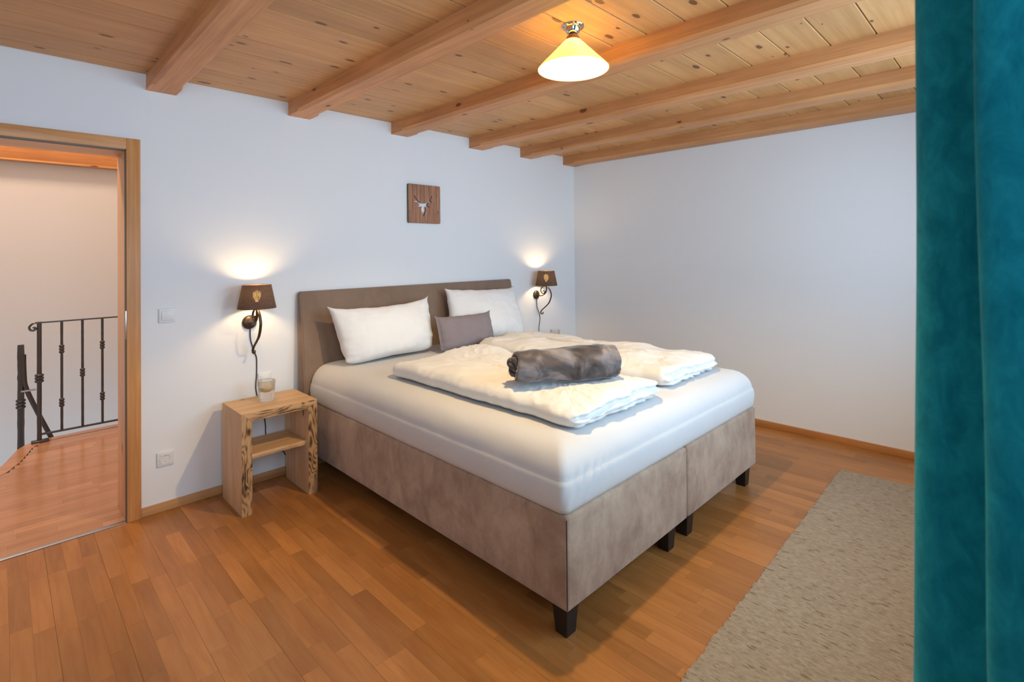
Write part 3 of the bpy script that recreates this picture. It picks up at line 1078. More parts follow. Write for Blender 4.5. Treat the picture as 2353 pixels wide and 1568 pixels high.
ring = []
prof = [(-.012, HZ0)] + [(hb_front(z) + .0, z) for z in [HZ0 + (HZ1 - .02 - HZ0) * k / NZ for k in range(NZ + 1)]]
zf = hb_front(HZ1 - .02)
prof += [(zf + .004, HZ1 - .009), (zf + .010, HZ1 - .003), (zf + .018, HZ1), (-.022, HZ1), (-.012, HZ1 - .008)]
bm = bmesh.new()
rings = []
XS = [HX0 + d for d in (0, .0015, .004, .008, .013)] + [HX0 + .013 + (HX1 - HX0 - .026) * i / 36 for i in range(1, 36)] + [HX1 - d for d in (.013, .008, .004, .0015, 0)]
NX = len(XS) - 1
for x in XS:
    e = min(x - HX0, HX1 - x)
    rnd_ = max(0, 1 - e / .012)
    rr_ = []
    for y, z in prof:
        rz = z - (.012 * rnd_ ** 2 if z > HZ1 - .03 else 0)
        ry = y + (.008 * rnd_ ** 2 if y < -.03 else 0)
        rr_.append(bm.verts.new((x, ry, rz)))
    rings.append(rr_)
# tighter columns at the two ends
for i in range(NX):
    for k in range(len(prof)):
        bm.faces.new((rings[i][k], rings[i][(k + 1) % len(prof)], rings[i + 1][(k + 1) % len(prof)], rings[i + 1][k]))
bm.faces.new(rings[0][::-1])
bm.faces.new(rings[-1])
hb = bpart(mkbm('headboard', bm, M['suede_head'], None, True, .7))
pts = [(HX0 + .0015, hb_front(z) + .002, z) for z in [HZ0 + .01 + (HZ1 - .03 - HZ0) * k / 20 for k in range(21)]]
tube('piping', pts, .0035, M['suede_head'], hb, 6)


# ---- soft slabs ---------------------------------------------------
def rr_loop(a, b, r, ns=30, nc=6, nsy=None):
    """rounded rectangle of half sizes a, b: list of (x, y, nx, ny); same point count for any size"""
    nsy = nsy or ns
    r = max(min(r, a - .001, b - .001), .0005)
    out = []
    for (cx, cy, a0, n) in ((a - r, b - r, 0, ns), (-(a - r), b - r, PI / 2, nsy), (-(a - r), -(b - r), PI, ns), (a - r, -(b - r), 1.5 * PI, nsy)):
        for k in range(nc):
            t = a0 + PI / 2 * k / nc
            out.append((cx + r * math.cos(t), cy + r * math.sin(t), math.cos(t), math.sin(t)))
        t1 = a0 + PI / 2
        p = (cx + r * math.cos(t1), cy + r * math.sin(t1))
        nxt = {0: (-(a - r), b - r), 1: (-(a - r), -(b - r)), 2: (a - r, -(b - r)), 3: (a - r, b - r)}[round(a0 / (PI / 2))]
        q = (nxt[0] + r * math.cos(t1), nxt[1] + r * math.sin(t1))
        for k in range(n):
            f = k / n
            out.append((p[0] + (q[0] - p[0]) * f, p[1] + (q[1] - p[1]) * f, math.cos(t1), math.sin(t1)))
    return out


def loft_loops(name, loops, mat, smooth=True):
    """loops: lists of points with equal counts; first and last are capped"""
    n = len(loops[0])
    V = [p for l in loops for p in l]
    Fc = []
    for j in range(len(loops) - 1):
        for i in range(n):
            Fc.append((j * n + i, j * n + (i + 1) % n, (j + 1) * n + (i + 1) % n, (j + 1) * n + i))
    Fc.append(tuple(range(n))[::-1])
    Fc.append(tuple((len(loops) - 1) * n + i for i in range(n)))
    bm = bmesh.new()
    vs = [bm.verts.new(p) for p in V]
    for q in Fc:
        bm.faces.new([vs[i] for i in q])
    return mkbm(name, bm, mat, None, smooth)


# mattress under its fitted sheet
MCX, MCY = .4335, -1.155
MA, MB_ = .905, 1.055
prof = [(.05, ZT + .001), (.012, ZT), (.004, .463), (-.002, .480), (-.006, .505), (-.008, .535), (-.006, .558), (-.003, .571), (-.0005, .575), (.001, .580), (.003, .592), (.007, .608), (.014, .624), (.024, .640), (.038, .655), (.056, .668), (.080, .679), (.115, .686), (.17, .690)]
prof += [(.17 + .06 * k, .6905) for k in range(1, 12)]
loops = []
for d, z in prof:
    L_ = []
    dd = max(d, 0) * .5         # the head end is squeezed flush against the headboard
    for (x, y, nx_, ny_) in rr_loop(MA - d, MB_ - d + dd * .9, max(.032 - d * .12, .008), 150, 8, 130):
        X, Y, Z = MCX + x, MCY + y + dd * .9, z
        p = Vector((X, Y, Z))
        if ZT + .002 < z < .66:
            # tight tension folds at the corner come from the fitted hem
            w = .0035 * fbm(p, 5, 3, 2.0)
            X += nx_ * w; Y += ny_ * w
            # tension folds at the near foot corner, fanning up the foot side
            if ny_ < -.6 and X < MCX - .45:
                s = (X - (MCX - MA))
                ph = s - (z - .46) * .55
                amp = .008 * math.exp(-((s - .14) / .13) ** 2) * math.sin(PI * min(1, max(0, (z - .46) / .15)))
                Y += amp * math.sin(ph * 120 + 2 * noise.noise(Vector((s * 9, z * 6, 0))))
            # sheet hem bows a little at the corner
        if z < .5:
            s = min(abs(X - (MCX - MA)), abs(Y - (MCY - MB_)))
        if z >= .66:
            Z += .004 * fbm(p, 2.3, 3, 5.0)
        L_.append((X, Y, Z))
    loops.append(L_)
mt = loft_loops('mattress', loops, M['sheet'])
tag(mt, 'thick mattress under a white fitted sheet on the taupe bed base', 'mattress')


def zmat(x, y):
    return .6905


def soft_slab(name, cx, cy, a, b, z0, hgt, mat, seed, rot=0.0, open_sides=(), peak=(), wr=1.0, res=(64, 110), r=.05, edge=None):
    """folded duvet: rounded slab with bulging edge, layered on its open sides"""
    ns, nsy = res
    prof = [(.10, 0.0), (.045, 0.0), (.018, .010)]
    K = 12
    for k in range(K + 1):
        t = -1 + 2 * k / K
        prof.append((.016 * abs(t) ** 3 + (.0 if t < 0 else .010 * t * t), hgt * (.48 + .42 * t)))
    prof += [(.042, hgt * .955), (.065, hgt * .985), (.10, hgt * 1.0)]
    m = min(a, b) - .012
    d = .12
    while d < m:
        prof.append((d, hgt * 1.0))
        d += .013
    loops = []
    cr, sr = math.cos(rot), math.sin(rot)
    for d, z in prof:
        L_ = []
        for (x, y, nx_, ny_) in rr_loop(a - d, b - d, max(r - d * .5, .006), ns, 7, nsy):
            t = z / hgt
            p = Vector((cx + x, cy + y, z))
            side = 'x+' if nx_ > .7 else 'x-' if nx_ < -.7 else 'y+' if ny_ > .7 else 'y-'
            o_ = 0
            if d < .12 and .05 < t < .96:
                o_ += .010 * fbm((p.x, p.y, z * .6), 5, 3, seed)
                o_ += .005 * nz(p, 22, 22, 9, seed) * wr
                if side in open_sides:
                    lay = math.cos(t * 2 * PI * 2.5 + 1.2 * nz(p, 4, 4, 0, seed + 3))
                    o_ += .011 * lay + .014 * nz((p.x, p.y, t * 1.2), 26, 26, 2.5, seed + 7) * wr
            X, Y = x + nx_ * o_, y + ny_ * o_
            Z = z
            if t > .02:
                k = min(1, t * 1.1)
                crown = .010 * (1 - (abs(x) / a) ** 2.5) * (1 - (abs(y) / b) ** 4)
                Z += k * (crown + .016 * fbm((p.x, p.y, 0), 3.0, 2, seed) + .006 * wr * nz(p, 9, 5, 0, seed + 1))
                wri = (1 - abs(nz(p, 12, 7, 0, seed + 9)) * 2)
                Z += k * .009 * wr * max(0, wri) ** 4 * (.35 + abs(nz(p, 2, 2, 0, seed)))
                wr2 = 1 - abs(nz(p, 20, 30, 0, seed + 15)) * 2
                Z += k * .004 * wr * max(0, wr2) ** 4
                # creases running diagonally towards the foot end
                q = p.x * 17 + p.y * 11 + 3 * nz(p, 3, 3, 0, seed + 4)
                Z += k * .007 * wr * max(0, math.sin(q)) ** 4 * max(0, nz(p, 3, 3, 0, seed + 2) + .25)
                for (px, py, ph, pr) in peak:
                    Z += k * ph * math.exp(-(((p.x - px) ** 2 + (p.y - py) ** 2) / pr ** 2))
            L_.append((cx + X * cr - Y * sr, cy + X * sr + Y * cr, z0 + max(Z, 0)))
        loops.append(L_)
    return loft_loops(name, loops, mat)


ZM = .6965
dv = soft_slab('duvet', .045, -1.45, .338, .672, ZM, .084, M['linen'], 11.0, 0.0, ('y-', 'x+'), [(.34, -.84, .034, .19), (-.27, -2.05, -.010, .15)], 1.0)
tag(dv, 'folded white duvet on the near half, lying under the grey rolled blanket', 'duvet', 'folded white duvets on the bed')
dv2 = soft_slab('duvet', .835, -1.325, .305, .745, ZM, .088, M['linen'], 23.0, 0.0, ('y-', 'x+'), [(.83, -1.9, .008, .25)], 1.15)
tag(dv2, 'folded white duvet on the far half beside the bare wall', 'duvet', 'folded white duvets on the bed')


# ---- pillows -------------------------------------------------------
def pillow(name, w, h, t, mat, base, xdir, updir, seed, ear=.035, nx_=72, ny_=50, sag=.03, flange=None, taper=0.0):
    """cushion built in its own local frame (x across, y up, z out), set on BASE (its bottom middle)"""
    bm = bmesh.new()
    grid = {}
    for side in (1, -1):
        for i in range(nx_ + 1):
            for j in range(ny_ + 1):
                border = i in (0, nx_) or j in (0, ny_)
                if side == -1 and border:
                    grid[(side, i, j)] = grid[(1, i, j)]
                    continue
                u, v = 2 * i / nx_ - 1, 2 * j / ny_ - 1
                # pinched sides between pointed corners
                cu = 1 - ear * (1 - abs(v) ** 7) * abs(u) ** 5 / (w / 2) + .012 * noise.noise(Vector((seed, v * 3, u))) * abs(u)
                cv = 1 - ear * (1 - abs(u) ** 9) * abs(v) ** 5 / (h / 2) + .03 * noise.noise(Vector((u * 3.5, seed, v))) * abs(v)
                x, y = u * w / 2 * cu * (1 + taper * v), v * h / 2 * (cv if v > 0 else 1)
                uu, vv = u, v
                if flange:
                    uu = max(-1, min(1, u / (1 - flange))); vv = max(-1, min(1, v / (1 - flange)))
                k = max(0, 1 - abs(uu) ** 2.6) ** .5 * max(0, 1 - abs(vv) ** 2.6) ** .5
                p = Vector((x * 1.0, y * 1.0, side * .5))
                z = side * (t / 2 * k * (1 - .18 * v) + .0015)
                rim = max(abs(u), abs(v))
                z += .012 * fbm(p, 5.0, 4, seed) * (.3 + k)
                # puckers running in from the seam
                z += side * .011 * nz((x, y, side), 30 if abs(v) > abs(u) else 7, 7 if abs(v) > abs(u) else 30, 1, seed + 3) * rim ** 4 * (0.4 + k * 2)
                # diagonal creases near the corners
                z += side * .009 * math.sin((abs(x) - abs(y)) * 60 + 4 * nz((x, y, 0), 5, 5, 0, seed)) * (abs(u * v)) ** 1.5 * k
                if j == ny_ or v > .2:
                    y -= sag * (1 - u * u) * max(0, v) ** 2
                # lower corners are rounded
                if v < 0:
                    y += .026 * abs(u) ** 9 * abs(v) ** 2
                    x *= 1 - .035 * max(0, -v) ** 7
                # lower edge spreads and flattens where it sits
                if v < -.8:
                    y += .012 * (1 - abs(u)) * (-(v + .8) / .2)
                grid[(side, i, j)] = bm.verts.new((x, y + h / 2, z))
    for side in (1, -1):
        for i in range(nx_):
            for j in range(ny_):
                q = [grid[(side, i, j)], grid[(side, i + 1, j)], grid[(side, i + 1, j + 1)], grid[(side, i, j + 1)]]
                if side == -1:
                    q.reverse()
                bm.faces.new(q)
    o = mkbm(name, bm, mat, None, True)
    X = Vector(xdir).normalized()
    U = Vector(updir)
    U = (U - X * U.dot(X)).normalized()
    Zn = X.cross(U)
    o.matrix_world = Matrix(((X.x, U.x, Zn.x, base[0]), (X.y, U.y, Zn.y, base[1]), (X.z, U.z, Zn.z, base[2]), (0, 0, 0, 1)))
    return o


p1 = pillow('pillow', .76, .40, .21, M['pillow'], (.0, -.335, ZM + .006), (1, .02, .02), (0, .34, 1), 3.0, ear=.022, sag=.03, taper=.07)
tag(p1, 'white pillow leaning on the headboard nearest the nightstand in view', 'pillow', 'white pillows against the headboard')
p2 = pillow('pillow', .74, .45, .20, M['pillow'], (.92, -.325, ZM + .006), (1, -.08, -.03), (0, .38, 1), 8.0, ear=.022, sag=.012, taper=-.02)
tag(p2, 'white pillow leaning on the headboard behind the grey cushion', 'pillow', 'white pillows against the headboard')
p3 = pillow('cushion', .52, .27, .14, M['cushion'], (.55, -.49, ZM + .006), (1, -.06, .0), (0, .32, 1), 14.0, ear=.014, sag=.008, flange=.07)
tag(p3, 'small grey striped cushion between the two white pillows', 'cushion')


# ---- rolled blanket ---------------------------------------------------
def roll(name, c, axis, length, R0, turns, thick, mat, seed):
    ax = Vector(axis).normalized()
    up = Vector((0, 0, 1))
    sd = up.cross(ax).normalized()
    bm = bmesh.new()
    NT, NL = 220, 60
    tot = turns * 2 * PI
    a_end = -2.2          # where the outer end tucks under
    outer, inner = [], []
    for i in range(NT + 1):
        f = i / NT
        th = a_end - tot * (1 - f)
        r = .016 + (R0 - .016) * f
        ro, ri = [], []
        for j in range(NL + 1):
            s = -1 + 2 * j / NL
            sg = 1 if s > 0 else -1
            endj = (.012 * math.sin(f * 23 + seed * sg) + .020 * noise.noise(Vector((f * 7, seed, 3 * sg))) + .022 * (1 - f) * (1 if s < 0 else -.3)) * abs(s) ** 5
            rr = r * (1 - .13 * abs(s) ** 9) * (1 + .10 * noise.noise(Vector((math.cos(th) * 1.2, math.sin(th) * 1.2, s * 1.6 + seed))) * f)
            rr += .008 * noise.noise(Vector((math.cos(th) * 2.2, math.sin(th) * 2.2, s * 4 + seed))) * f
            rr += .004 * noise.noise(Vector((math.cos(th) * 6, math.sin(th) * 6, s * 9 + seed))) * f * (abs(s) ** 2 + .25)
            rr *= 1 + .04 * s
            for (lst, q) in ((ro, rr), (ri, rr - thick * (.75 + .2 * noise.noise(Vector((f * 20, s, seed)))))):
                x, z = math.cos(th) * q * 1.10, math.sin(th) * q * .90
                lst.append(bm.verts.new(Vector(c) + sd * x + up * max(z, -R0 * .86) + ax * (s * length / 2 + endj * (1 if s > 0 else -1))))
        outer.append(ro); inner.append(ri)
    for i in range(NT):
        for j in range(NL):
            bm.faces.new((outer[i][j], outer[i + 1][j], outer[i + 1][j + 1], outer[i][j + 1]))
            bm.faces.new((inner[i][j], inner[i][j + 1], inner[i + 1][j + 1], inner[i + 1][j]))
        for j in (0, NL):
            q = (outer[i][j], inner[i][j], inner[i + 1][j], outer[i + 1][j])
            bm.faces.new(q if j == 0 else q[::-1])
    for i in (0, NT):
        for j in range(NL):
            bm.faces.new((outer[i][j], outer[i][j + 1], inner[i][j + 1], inner[i][j]))
    return mkbm(name, bm, mat, None, True)


bl = roll('rolled_blanket', (.018, -1.825, ZM + .084 + .096), (.85, -.53, .01), .50, .094, 2.6, .023, M['plush'], 2.0)
tag(bl, 'dark grey plush blanket rolled up on the near duvet', 'blanket')


# ------------------------------------------------------------------ nightstands
def board(name, b, mat, edge, parent, axis, seed, amp=.006, miter=None):
    """plank whose front (-y) side is an uneven weathered live edge"""
    x0, x1, y0, y1, z0, z1 = b
    n = 26
    V, Fc, mi = [], [], []
    for k in range(n + 1):
        t = k / n
        w1 = amp * noise.noise(Vector((t * 5, seed, 0))) + amp * .5 * noise.noise(Vector((t * 14, seed + 4, 0)))
        w2 = amp * noise.noise(Vector((t * 5, seed + 9, 0))) + amp * .5 * noise.noise(Vector((t * 14, seed + 6, 0)))
        if axis == 'x':
            mi_ = miter or 0
            x = x0 + (x1 - x0) * t
            xl = x + mi_ * (1 - 2 * t)
            xm = x + mi_ * .5 * (1 - 2 * t)
            V += [(xl, y1, z0), (xl, y0 + max(w1, -.004) + .004, z0), (xm, y0, (z0 + z1) / 2), (x, y0 + max(w2, -.004) + .004, z1), (x, y1, z1)]
        else:
            drop = .044 if miter else 0
            zr = z0 + (z1 - (drop if miter == 'left' else 0) - z0) * t
            zm = z0 + (z1 - drop / 2 - z0) * t
            zl = z0 + (z1 - (drop if miter == 'right' else 0) - z0) * t
            V += [(x1, y1, zr), (x1, y0 + max(w1, -.004) + .004, zr), ((x0 + x1) / 2, y0, zm), (x0, y0 + max(w2, -.004) + .004, zl), (x0, y1, zl)]
    for k in range(n):
        for i in range(5):
            Fc.append((k * 5 + i, k * 5 + (i + 1) % 5, k * 5 + 5 + (i + 1) % 5, k * 5 + 5 + i))
            mi.append(1 if i in (1, 2) else 0)
    Fc += [(4, 3, 2, 1, 0), tuple(n * 5 + i for i in range(5))]
    mi += [0, 0]
    me = bpy.data.meshes.new(name)
    me.from_pydata(V, [], Fc)
    me.materials.append(mat); me.materials.append(edge)
    me.polygons.foreach_set('material_index', mi)
    bm = bmesh.new(); bm.from_mesh(me)
    bmesh.ops.recalc_face_normals(bm, faces=bm.faces)
    bm.to_mesh(me); bm.free()
    o = bpy.data.objects.new(name, me)
    COL.objects.link(o)
    o.parent = parent
    return o


def nightstand(x0, seed, label):
    w, d, h, th = .414, .342, .547, .052
    ns = empty('nightstand', (x0 + w / 2, -.236, 0))
    tag(ns, label, 'nightstand', 'rustic larch nightstands')
    a, f, bk = -w / 2, -.171, .171
    board('top', (a, -a, f, bk, h - .044, h), M['night_x'], M['live_x'], ns, 'x', seed, miter=.052)
    board('side_panel', (a, a + th, f + .001, bk, 0, h - .0006), M['night_z'], M['live_z'], ns, 'z', seed + 2, miter='left')
    board('side_panel', (-a - th, -a, f + .001, bk, 0, h - .0006), M['night_z'], M['live_z'], ns, 'z', seed + 3, miter='right')
    board('shelf', (a + th, -a - th, f + .035, bk - .03, .285, .310), M['night_x'], M['night_x'], ns, 'x', seed + 5)
    return ns


nightstand(-.973, 1.0, 'rustic larch nightstand with dark live edge left of the bed')
nightstand(1.56, 31.0, 'rustic larch nightstand in the far corner hidden behind the bed')


def tumbler(name, x, y, z, label, nm_group):
    t = empty(name, (x, y, z))
    tag(t, label, 'glass', nm_group)
    ro, H = .050, .118
    prof = [(0, 0), (.038, 0), (.042, .004), (.0445, .03), (.047, .075), (ro, H - .004), (ro - .002, H), (ro - .005, H), (ro - .0075, H - .004), (.0405, .085), (.037, .066), (.028, .055), (.014, .050), (0, .049)]
    lathe('glass_body', prof, M['glass'], t, 40, (0, 0, 0.0005), ang=1.2)
    lathe('refracted_beige', [(0, .051), (.012, .0515), (.026, .0565), (.035, .066), (.036, .078), (.034, .0795), (0, .0795)], M['refraction'], t, 28, (0, 0, 0.0005), ang=.8)  # beige solid added for the wall and wood refracted in the glass
    return t


tumbler('candle_glass', -.776, -.205, .547, 'thick clear glass candle holder on the nightstand left of the bed', 'glass candle holders')
tumbler('candle_glass', 1.85, -.205, .547, 'thick clear glass candle holder peeking over the far duvet', 'glass candle holders')


# ------------------------------------------------------------------ wall lamps
def wall_lamp(x, label, cable):
    t = empty('wall_lamp', (x, 0, 1.0))
    tag(t, label, 'wall lamp', 'pair of scrolled wall lamps')
    lathe('wall_plate', [(0, 0), (.042, 0), (.043, .004), (.041, .010), (.034, .016), (.020, .020), (.008, .021), (0, .022)], M['bronze'], t, 28, (0, 0, -.008), axis='-y')
    A = [(-.020, .988), (-.063, .985), (-.097, .995), (-.127, 1.02), (-.137, 1.054), (-.135, 1.090)]
    Sc = [(-.135, 1.081), (-.094, 1.076), (-.065, 1.048), (-.069, 1.023), (-.087, 1.009), (-.108, 1.013), (-.116, 1.028), (-.101, 1.036), (-.092, 1.028)]
    Ln = [(-.137, 1.082), (-.162, 1.066), (-.183, 1.040), (-.196, .995), (-.170, .928), (-.129, .889), (-.088, .858), (-.067, .838), (-.061, .820), (-.072, .810), (-.089, .816), (-.087, .830)]
    P = lambda L_: smooth_path([(0, y, z - 1.0) for y, z in L_], 6)
    fl = (Vector((1, 0, 0)), 1.6)
    tube('arm', P(A), .0048, M['bronze'], t, 8, fl)
    tube('scroll', P(Sc), .0042, M['bronze'], t, 8, fl)
    tube('long_scroll', P(Ln), lambda s: .0054 - .001 * s, M['bronze'], t, 8, fl)
    lathe('lamp_socket', [(0, .075), (.012, .076), (.015, .082), (.015, .118), (.012, .124), (0, .125)], M['bronze'], t, 16, (0, -.135, 0))
    # shade: outer cloth, inner lining as its child
    rb, rt, zb, zt = .106, .079, .087, .227
    sh = empty('lamp_shade')
    sh.parent = t
    sh.location = (0, -.135, 0)
    seg = 12
    lathe('cloth', [(rb + (rt - rb) * k / seg, zb + (zt - zb) * k / seg) for k in range(seg + 1)], M['shade'], sh, 48)
    for r_, z_ in ((rb, zb + .001), (rt, zt - .001)):
        bmr = bmesh.new()
        tubebm(bmr, [(r_ * math.cos(2 * PI * i / 40), r_ * math.sin(2 * PI * i / 40), z_) for i in range(41)], .0014, 5)
        mkbm('wire_ring', bmr, M['bronze'], sh, True)
    bmr = bmesh.new()
    for a in (0.4, 0.4 + 2 * PI / 3, 0.4 + 4 * PI / 3):
        tubebm(bmr, [(.012 * math.cos(a), .012 * math.sin(a), .118), (.074 * math.cos(a), .074 * math.sin(a), zt - .012)], .001, 5)
    mkbm('spider', bmr, M['bronze'], sh, True)
    lathe('bulb', [(.008, .125), (.011, .135), (.020, .150), (.024, .165), (.021, .180), (.012, .190), (0, .193)], M['bulb'], t, 20, (0, -.135, 0))
    point('wall_lamp_light', (0, -.135, .172), WL_POWER, (1.0, .69, .35), .026, t)
    cb = tube('cable', smooth_path([(cx - x, cy, cz - 1.0) for cx, cy, cz in cable], 6), .003, M['cable'], t, 6)
    return t


WL_POWER = 3.8
wall_lamp(-.803, 'scrolled iron wall lamp with brown shade above the nightstand in view',
          [(-.80, -.006, .962), (-.798, -.006, .889), (-.786, -.006, .839), (-.777, -.006, .807), (-.764, -.006, .768), (-.763, -.006, .70), (-.764, -.006, .657), (-.768, -.006, .608), (-.766, -.006, .56), (-.745, -.006, .47), (-.722, -.006, .40), (-.713, -.006, .34), (-.712, -.006, .29), (-.70, -.006, .22), (-.665, -.006, .172), (-.625, -.008, .162), (-.610, -.02, .150), (-.598, -.024, .128), (-.570, -.024, .116), (-.54, -.022, .11)])
wall_lamp(1.812, 'scrolled iron wall lamp with brown shade in the far corner',
          [(1.815, -.006, .962), (1.82, -.006, .871), (1.853, -.006, .806), (1.861, -.006, .748), (1.845, -.006, .676), (1.847, -.006, .607), (1.857, -.006, .53), (1.86, -.006, .3)])

# ------------------------------------------------------------------ ceiling lamp
cl = empty('ceiling_lamp', (LAMP.x, LAMP.y, LAMP.z))
tag(cl, 'conical amber glass ceiling lamp with chrome canopy between the beams', 'ceiling lamp')
lathe('canopy', [(0, 0), (.050, 0), (.051, -.003), (.049, -.007), (.040, -.009), (.036, -.010), (.033, -.022), (.029, -.030), (.022, -.036), (.016, -.039), (0, -.039)], M['chrome'], cl, 40)
for a in (-2.4, .74):
    lathe('screw', [(0, 0), (.0045, 0), (.0045, -.007), (.003, -.010), (0, -.010)], M['chrome'], cl, 10, (.043 * math.cos(a), .043 * math.sin(a), -.008))
lathe('socket_cup', [(0, -.038), (.016, -.039), (.022, -.043), (.029, -.052), (.032, -.062), (.032, -.070), (.028, -.072), (0, -.072)], M['brass'], cl, 32)
zt_, zb_ = -.064, -.190
outer = [(.033 + (.155 - .033) * k / 16, zt_ + (zb_ - zt_) * k / 16) for k in range(17)]
inner = [(r - .0035, z - .001) for r, z in outer[::-1]]
lathe('glass_shade', outer + [(.1545, zb_ - .003)] + inner, M['opal'], cl, 64, closed=True, ang=1.0)
lathe('bulb', [(.010, -.072), (.013, -.082), (.026, -.100), (.031, -.118), (.026, -.136), (.014, -.146), (0, -.149)], M['bulb_big'], cl, 24)
point('ceiling_lamp_light', (0, 0, -.096), 88.0, (1.0, .735, .36), .03, cl)

# ------------------------------------------------------------------ wall things
pl = empty('deer_plaque', (.494, 0, 1.795))
tag(pl, 'square brown wooden plaque with cut out stag head above the bed', 'wall plaque')
DEER = [(0.491, 1.801), (0.51, 1.804), (0.528, 1.813), (0.54, 1.826), (0.546, 1.836), (0.552, 1.846), (0.556, 1.857), (.553, 1.866), (.559, 1.862), (.564, 1.866), (.563, 1.853), (.557, 1.842), (0.551, 1.832), (0.552, 1.822), (0.566, 1.816), (0.552, 1.811), (0.536, 1.810), (0.528, 1.803), (0.522, 1.793), (0.527, 1.782), (0.545, 1.767), (0.527, 1.772), (0.519, 1.777), (0.505, 1.775), (0.501, 1.767), (0.508, 1.753), (0.506, 1.743), (0.495, 1.723), (0.49, 1.705), (0.485, 1.692), (0.478, 1.71), (0.468, 1.733), (0.46, 1.749), (0.463, 1.761), (0.467, 1.773), (0.455, 1.773), (0.434, 1.769), (0.421, 1.764), (0.436, 1.776), (0.443, 1.788), (0.435, 1.8), (0.421, 1.807), (0.393, 1.809), (0.408, 1.817), (0.416, 1.821), (.410, 1.832), (.403, 1.841), (.397, 1.846), (.391, 1.854), (.396, 1.854), (.401, 1.859), (.404, 1.849), (.413, 1.838), (0.424, 1.824), (0.448, 1.806), (0.469, 1.8)]
cu = bpy.data.curves.new('plaque_outline', 'CURVE')
cu.dimensions = '2D'
cu.fill_mode = 'BOTH'
cu.extrude = .008
cu.bevel_depth = 0.0


def add_poly(pts):
    s = cu.splines.new('POLY')
    s.points.add(len(pts) - 1)
    for q, (x, y) in zip(s.points, pts):
        q.co = (x, y, 0, 1)
    s.use_cyclic_u = True


HW, RC = .152, .010
outl = []
for cx, cy, a0 in ((HW - RC, HW - RC, 0), (-HW + RC, HW - RC, PI / 2), (-HW + RC, -HW + RC, PI), (HW - RC, -HW + RC, 1.5 * PI)):
    for k in range(5):
        t = a0 + PI / 2 * k / 4
        outl.append((cx + RC * math.cos(t), cy + RC * math.sin(t)))
add_poly(outl)
add_poly([(x - .494, z - 1.795) for x, z in DEER])
tmp = bpy.data.objects.new('plaque_outline', cu)
COL.objects.link(tmp)
dg = bpy.context.evaluated_depsgraph_get()
me = bpy.data.meshes.new_from_object(tmp.evaluated_get(dg))
bpy.data.objects.remove(tmp, do_unlink=True)
me.materials.clear()
me.materials.append(M['plaque']); me.materials.append(M['green_edge'])
for p in me.polygons:
    p.use_smooth = False
    if abs(p.normal.z) < .5 and max(abs(p.center.x), abs(p.center.y)) > HW - .012:
        p.material_index = 1
face = link('board', me, pl)
face.rotation_euler = (PI / 2, 0, 0)
face.location = (0, -.0135, 0)

sw = empty('light_switch', (-1.2305, 0, 1.073))
tag(sw, 'square white rocker light switch between door frame and lamp', 'light switch')
bbox('frame', (-.040, .040, -.010, 0, -.040, .040), M['plastic'], sw, .004, 3)
bbox('rocker', (-.0275, .0275, -.0145, -.009, -.0275, .0275), M['plastic'], sw, .0025, 2)


def outlet(x, z, label, grp):
    t = empty('wall_outlet', (x, 0, z))
    tag(t, label, 'power outlet', grp)
    bbox('frame', (-.040, .040, -.010, 0, -.040, .040), M['plastic'], t, .004, 3)
    bm = bmesh.new()
    # insert with a round recessed well
    lathe('well', [(.0275, -.008), (.0275, .0125), (.0215, .0125), (.0195, .011), (.0190, .003), (0, .003)], M['plastic'], t, 32, axis='-y')
    bm.free()
    bbox('insert', (-.0275, .0275, -.0122, -.009, .0205, .0275), M['plastic'], t, .0005, 1)
    bbox('insert', (-.0275, .0275, -.0122, -.009, -.0275, -.0205), M['plastic'], t, .0005, 1)
    for sx in (-1, 1):
        lathe('pin_hole', [(0, .0032), (.0028, .0032), (.0028, .0040), (0, .0040)], M['dark'], t, 12, (sx * .0095, 0, 0), axis='-y')
    for sz in (-1, 1):
        bbox('earth_clip', (-.0025, .0025, -.0115, -.003, sz * .0165 - .002, sz * .0165 + .002), M['metal'], t, .0005, 1)
    return t


outlet(-1.241, .284, 'white round-pin power outlet low beside the door frame', 'wall outlets')


def rocker(x, z, label):
    t = empty('bedside_switch', (x, 0, z))
    tag(t, label, 'light switch', 'bedside switches')
    bbox('frame', (-.040, .040, -.010, 0, -.040, .040), M['plastic'], t, .004, 3)
    bbox('rocker', (-.0275, .0275, -.0145, -.009, -.0275, .0275), M['plastic'], t, .0025, 2)


rocker(-.716, .628, 'white bedside switch behind the candle glass in view')
rocker(1.744, .612, 'white bedside switch just right of the far pillow')

# ------------------------------------------------------------------ rug
V, Fc = [], []
RX0, RX1 = -.95, 1.885
NXR, NYR = 420, 24


def rug_y1(x):
    return -2.528 - (1.88 - x) * .018


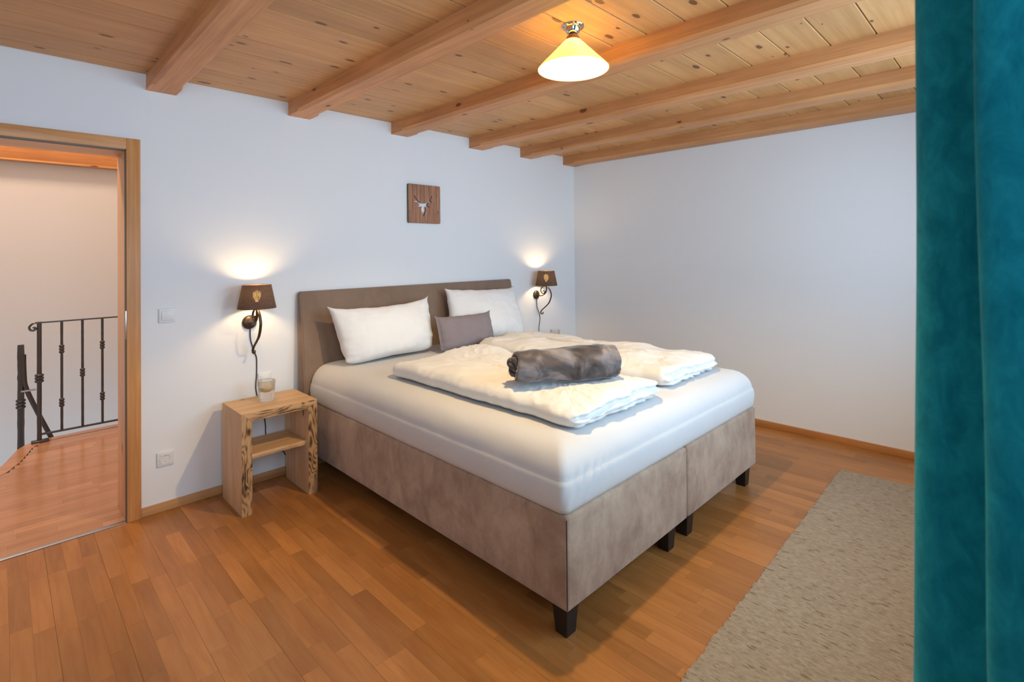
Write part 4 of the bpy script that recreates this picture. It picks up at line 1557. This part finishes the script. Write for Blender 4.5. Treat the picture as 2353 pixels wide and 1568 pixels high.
bm = bmesh.new()
gr = []
for i in range(NXR + 1):
    x = RX0 + (RX1 - RX0) * i / NXR
    tooth = .0075 * rnd.random() ** 2 + .005 * noise.noise(Vector((x * 9, 0, 0)))
    y1, y0 = rug_y1(x) - tooth, rug_y1(x) - .72 + tooth
    col_ = []
    for j in range(NYR + 1):
        y = y0 + (y1 - y0) * j / NYR
        xs = x + (.004 * noise.noise(Vector((0, y * 20, 3))) + (y - y1) * (-.075) if i == NXR else (y - y1) * -.075 * max(0, (i - NXR * .5) / (NXR * .5)))
        z = .0095 + .0012 * noise.noise(Vector((x * 14, y * 3, 0)))
        if j in (0, NYR) or i in (0, NXR):
            z = .006
        col_.append(bm.verts.new((xs, y, z)))
    gr.append(col_)
for i in range(NXR):
    for j in range(NYR):
        bm.faces.new((gr[i][j], gr[i + 1][j], gr[i + 1][j + 1], gr[i][j + 1]))
ret = bmesh.ops.extrude_face_region(bm, geom=list(bm.faces))
for e in ret['geom']:
    if isinstance(e, bmesh.types.BMVert):
        e.co.z = .0004
rug = mkbm('rug', bm, M['rug'], None, True, .8)
tag(rug, 'beige handwoven wool runner with dark flecks along the foot of the bed', 'rug')

# ------------------------------------------------------------------ curtain
path = [(-1.06, -3.53), (-1.045, -3.45), (-1.03, -3.38), (-1.00, -3.336), (-.965, -3.36), (-.935, -3.43), (-.905, -3.37), (-.875, -3.29), (-.835, -3.258), (-.79, -3.28), (-.765, -3.36), (-.74, -3.43),
        (-.71, -3.36), (-.68, -3.28), (-.64, -3.262), (-.60, -3.29), (-.575, -3.37), (-.55, -3.44), (-.52, -3.37), (-.49, -3.30), (-.45, -3.27), (-.41, -3.31), (-.385, -3.40), (-.37, -3.50)]
P2 = smooth_path([(x, y, 0) for x, y in path], 7)
NZC = 60
bm = bmesh.new()
cols = []
for i, p in enumerate(P2):
    c_ = []
    for k in range(NZC + 1):
        z = .012 + (2.306 - .012) * k / NZC
        t = 1 - z / 2.3
        fy = -3.46
        flare = 1 + .20 * (t - .25)
        y = fy + (p.y - fy) * flare
        if p.x < -.93:
            y = fy + (p.y - fy) * (1 - .12 * (t - .25))
        x = p.x + .006 * noise.noise(Vector((p.x * 8, z * 1.5, 0)))
        y += .006 * noise.noise(Vector((p.x * 10, z * 1.8, 4)))
        c_.append(bm.verts.new((x, y, z)))
    cols.append(c_)
for i in range(len(cols) - 1):
    for k in range(NZC):
        bm.faces.new((cols[i][k], cols[i + 1][k], cols[i + 1][k + 1], cols[i][k + 1]))
ct = mkbm('curtain', bm, M['velvet'], None, True)
so = ct.modifiers.new('thickness', 'SOLIDIFY')
so.thickness = .004
tag(ct, 'teal velvet curtain gathered in deep folds in the foreground', 'curtain')
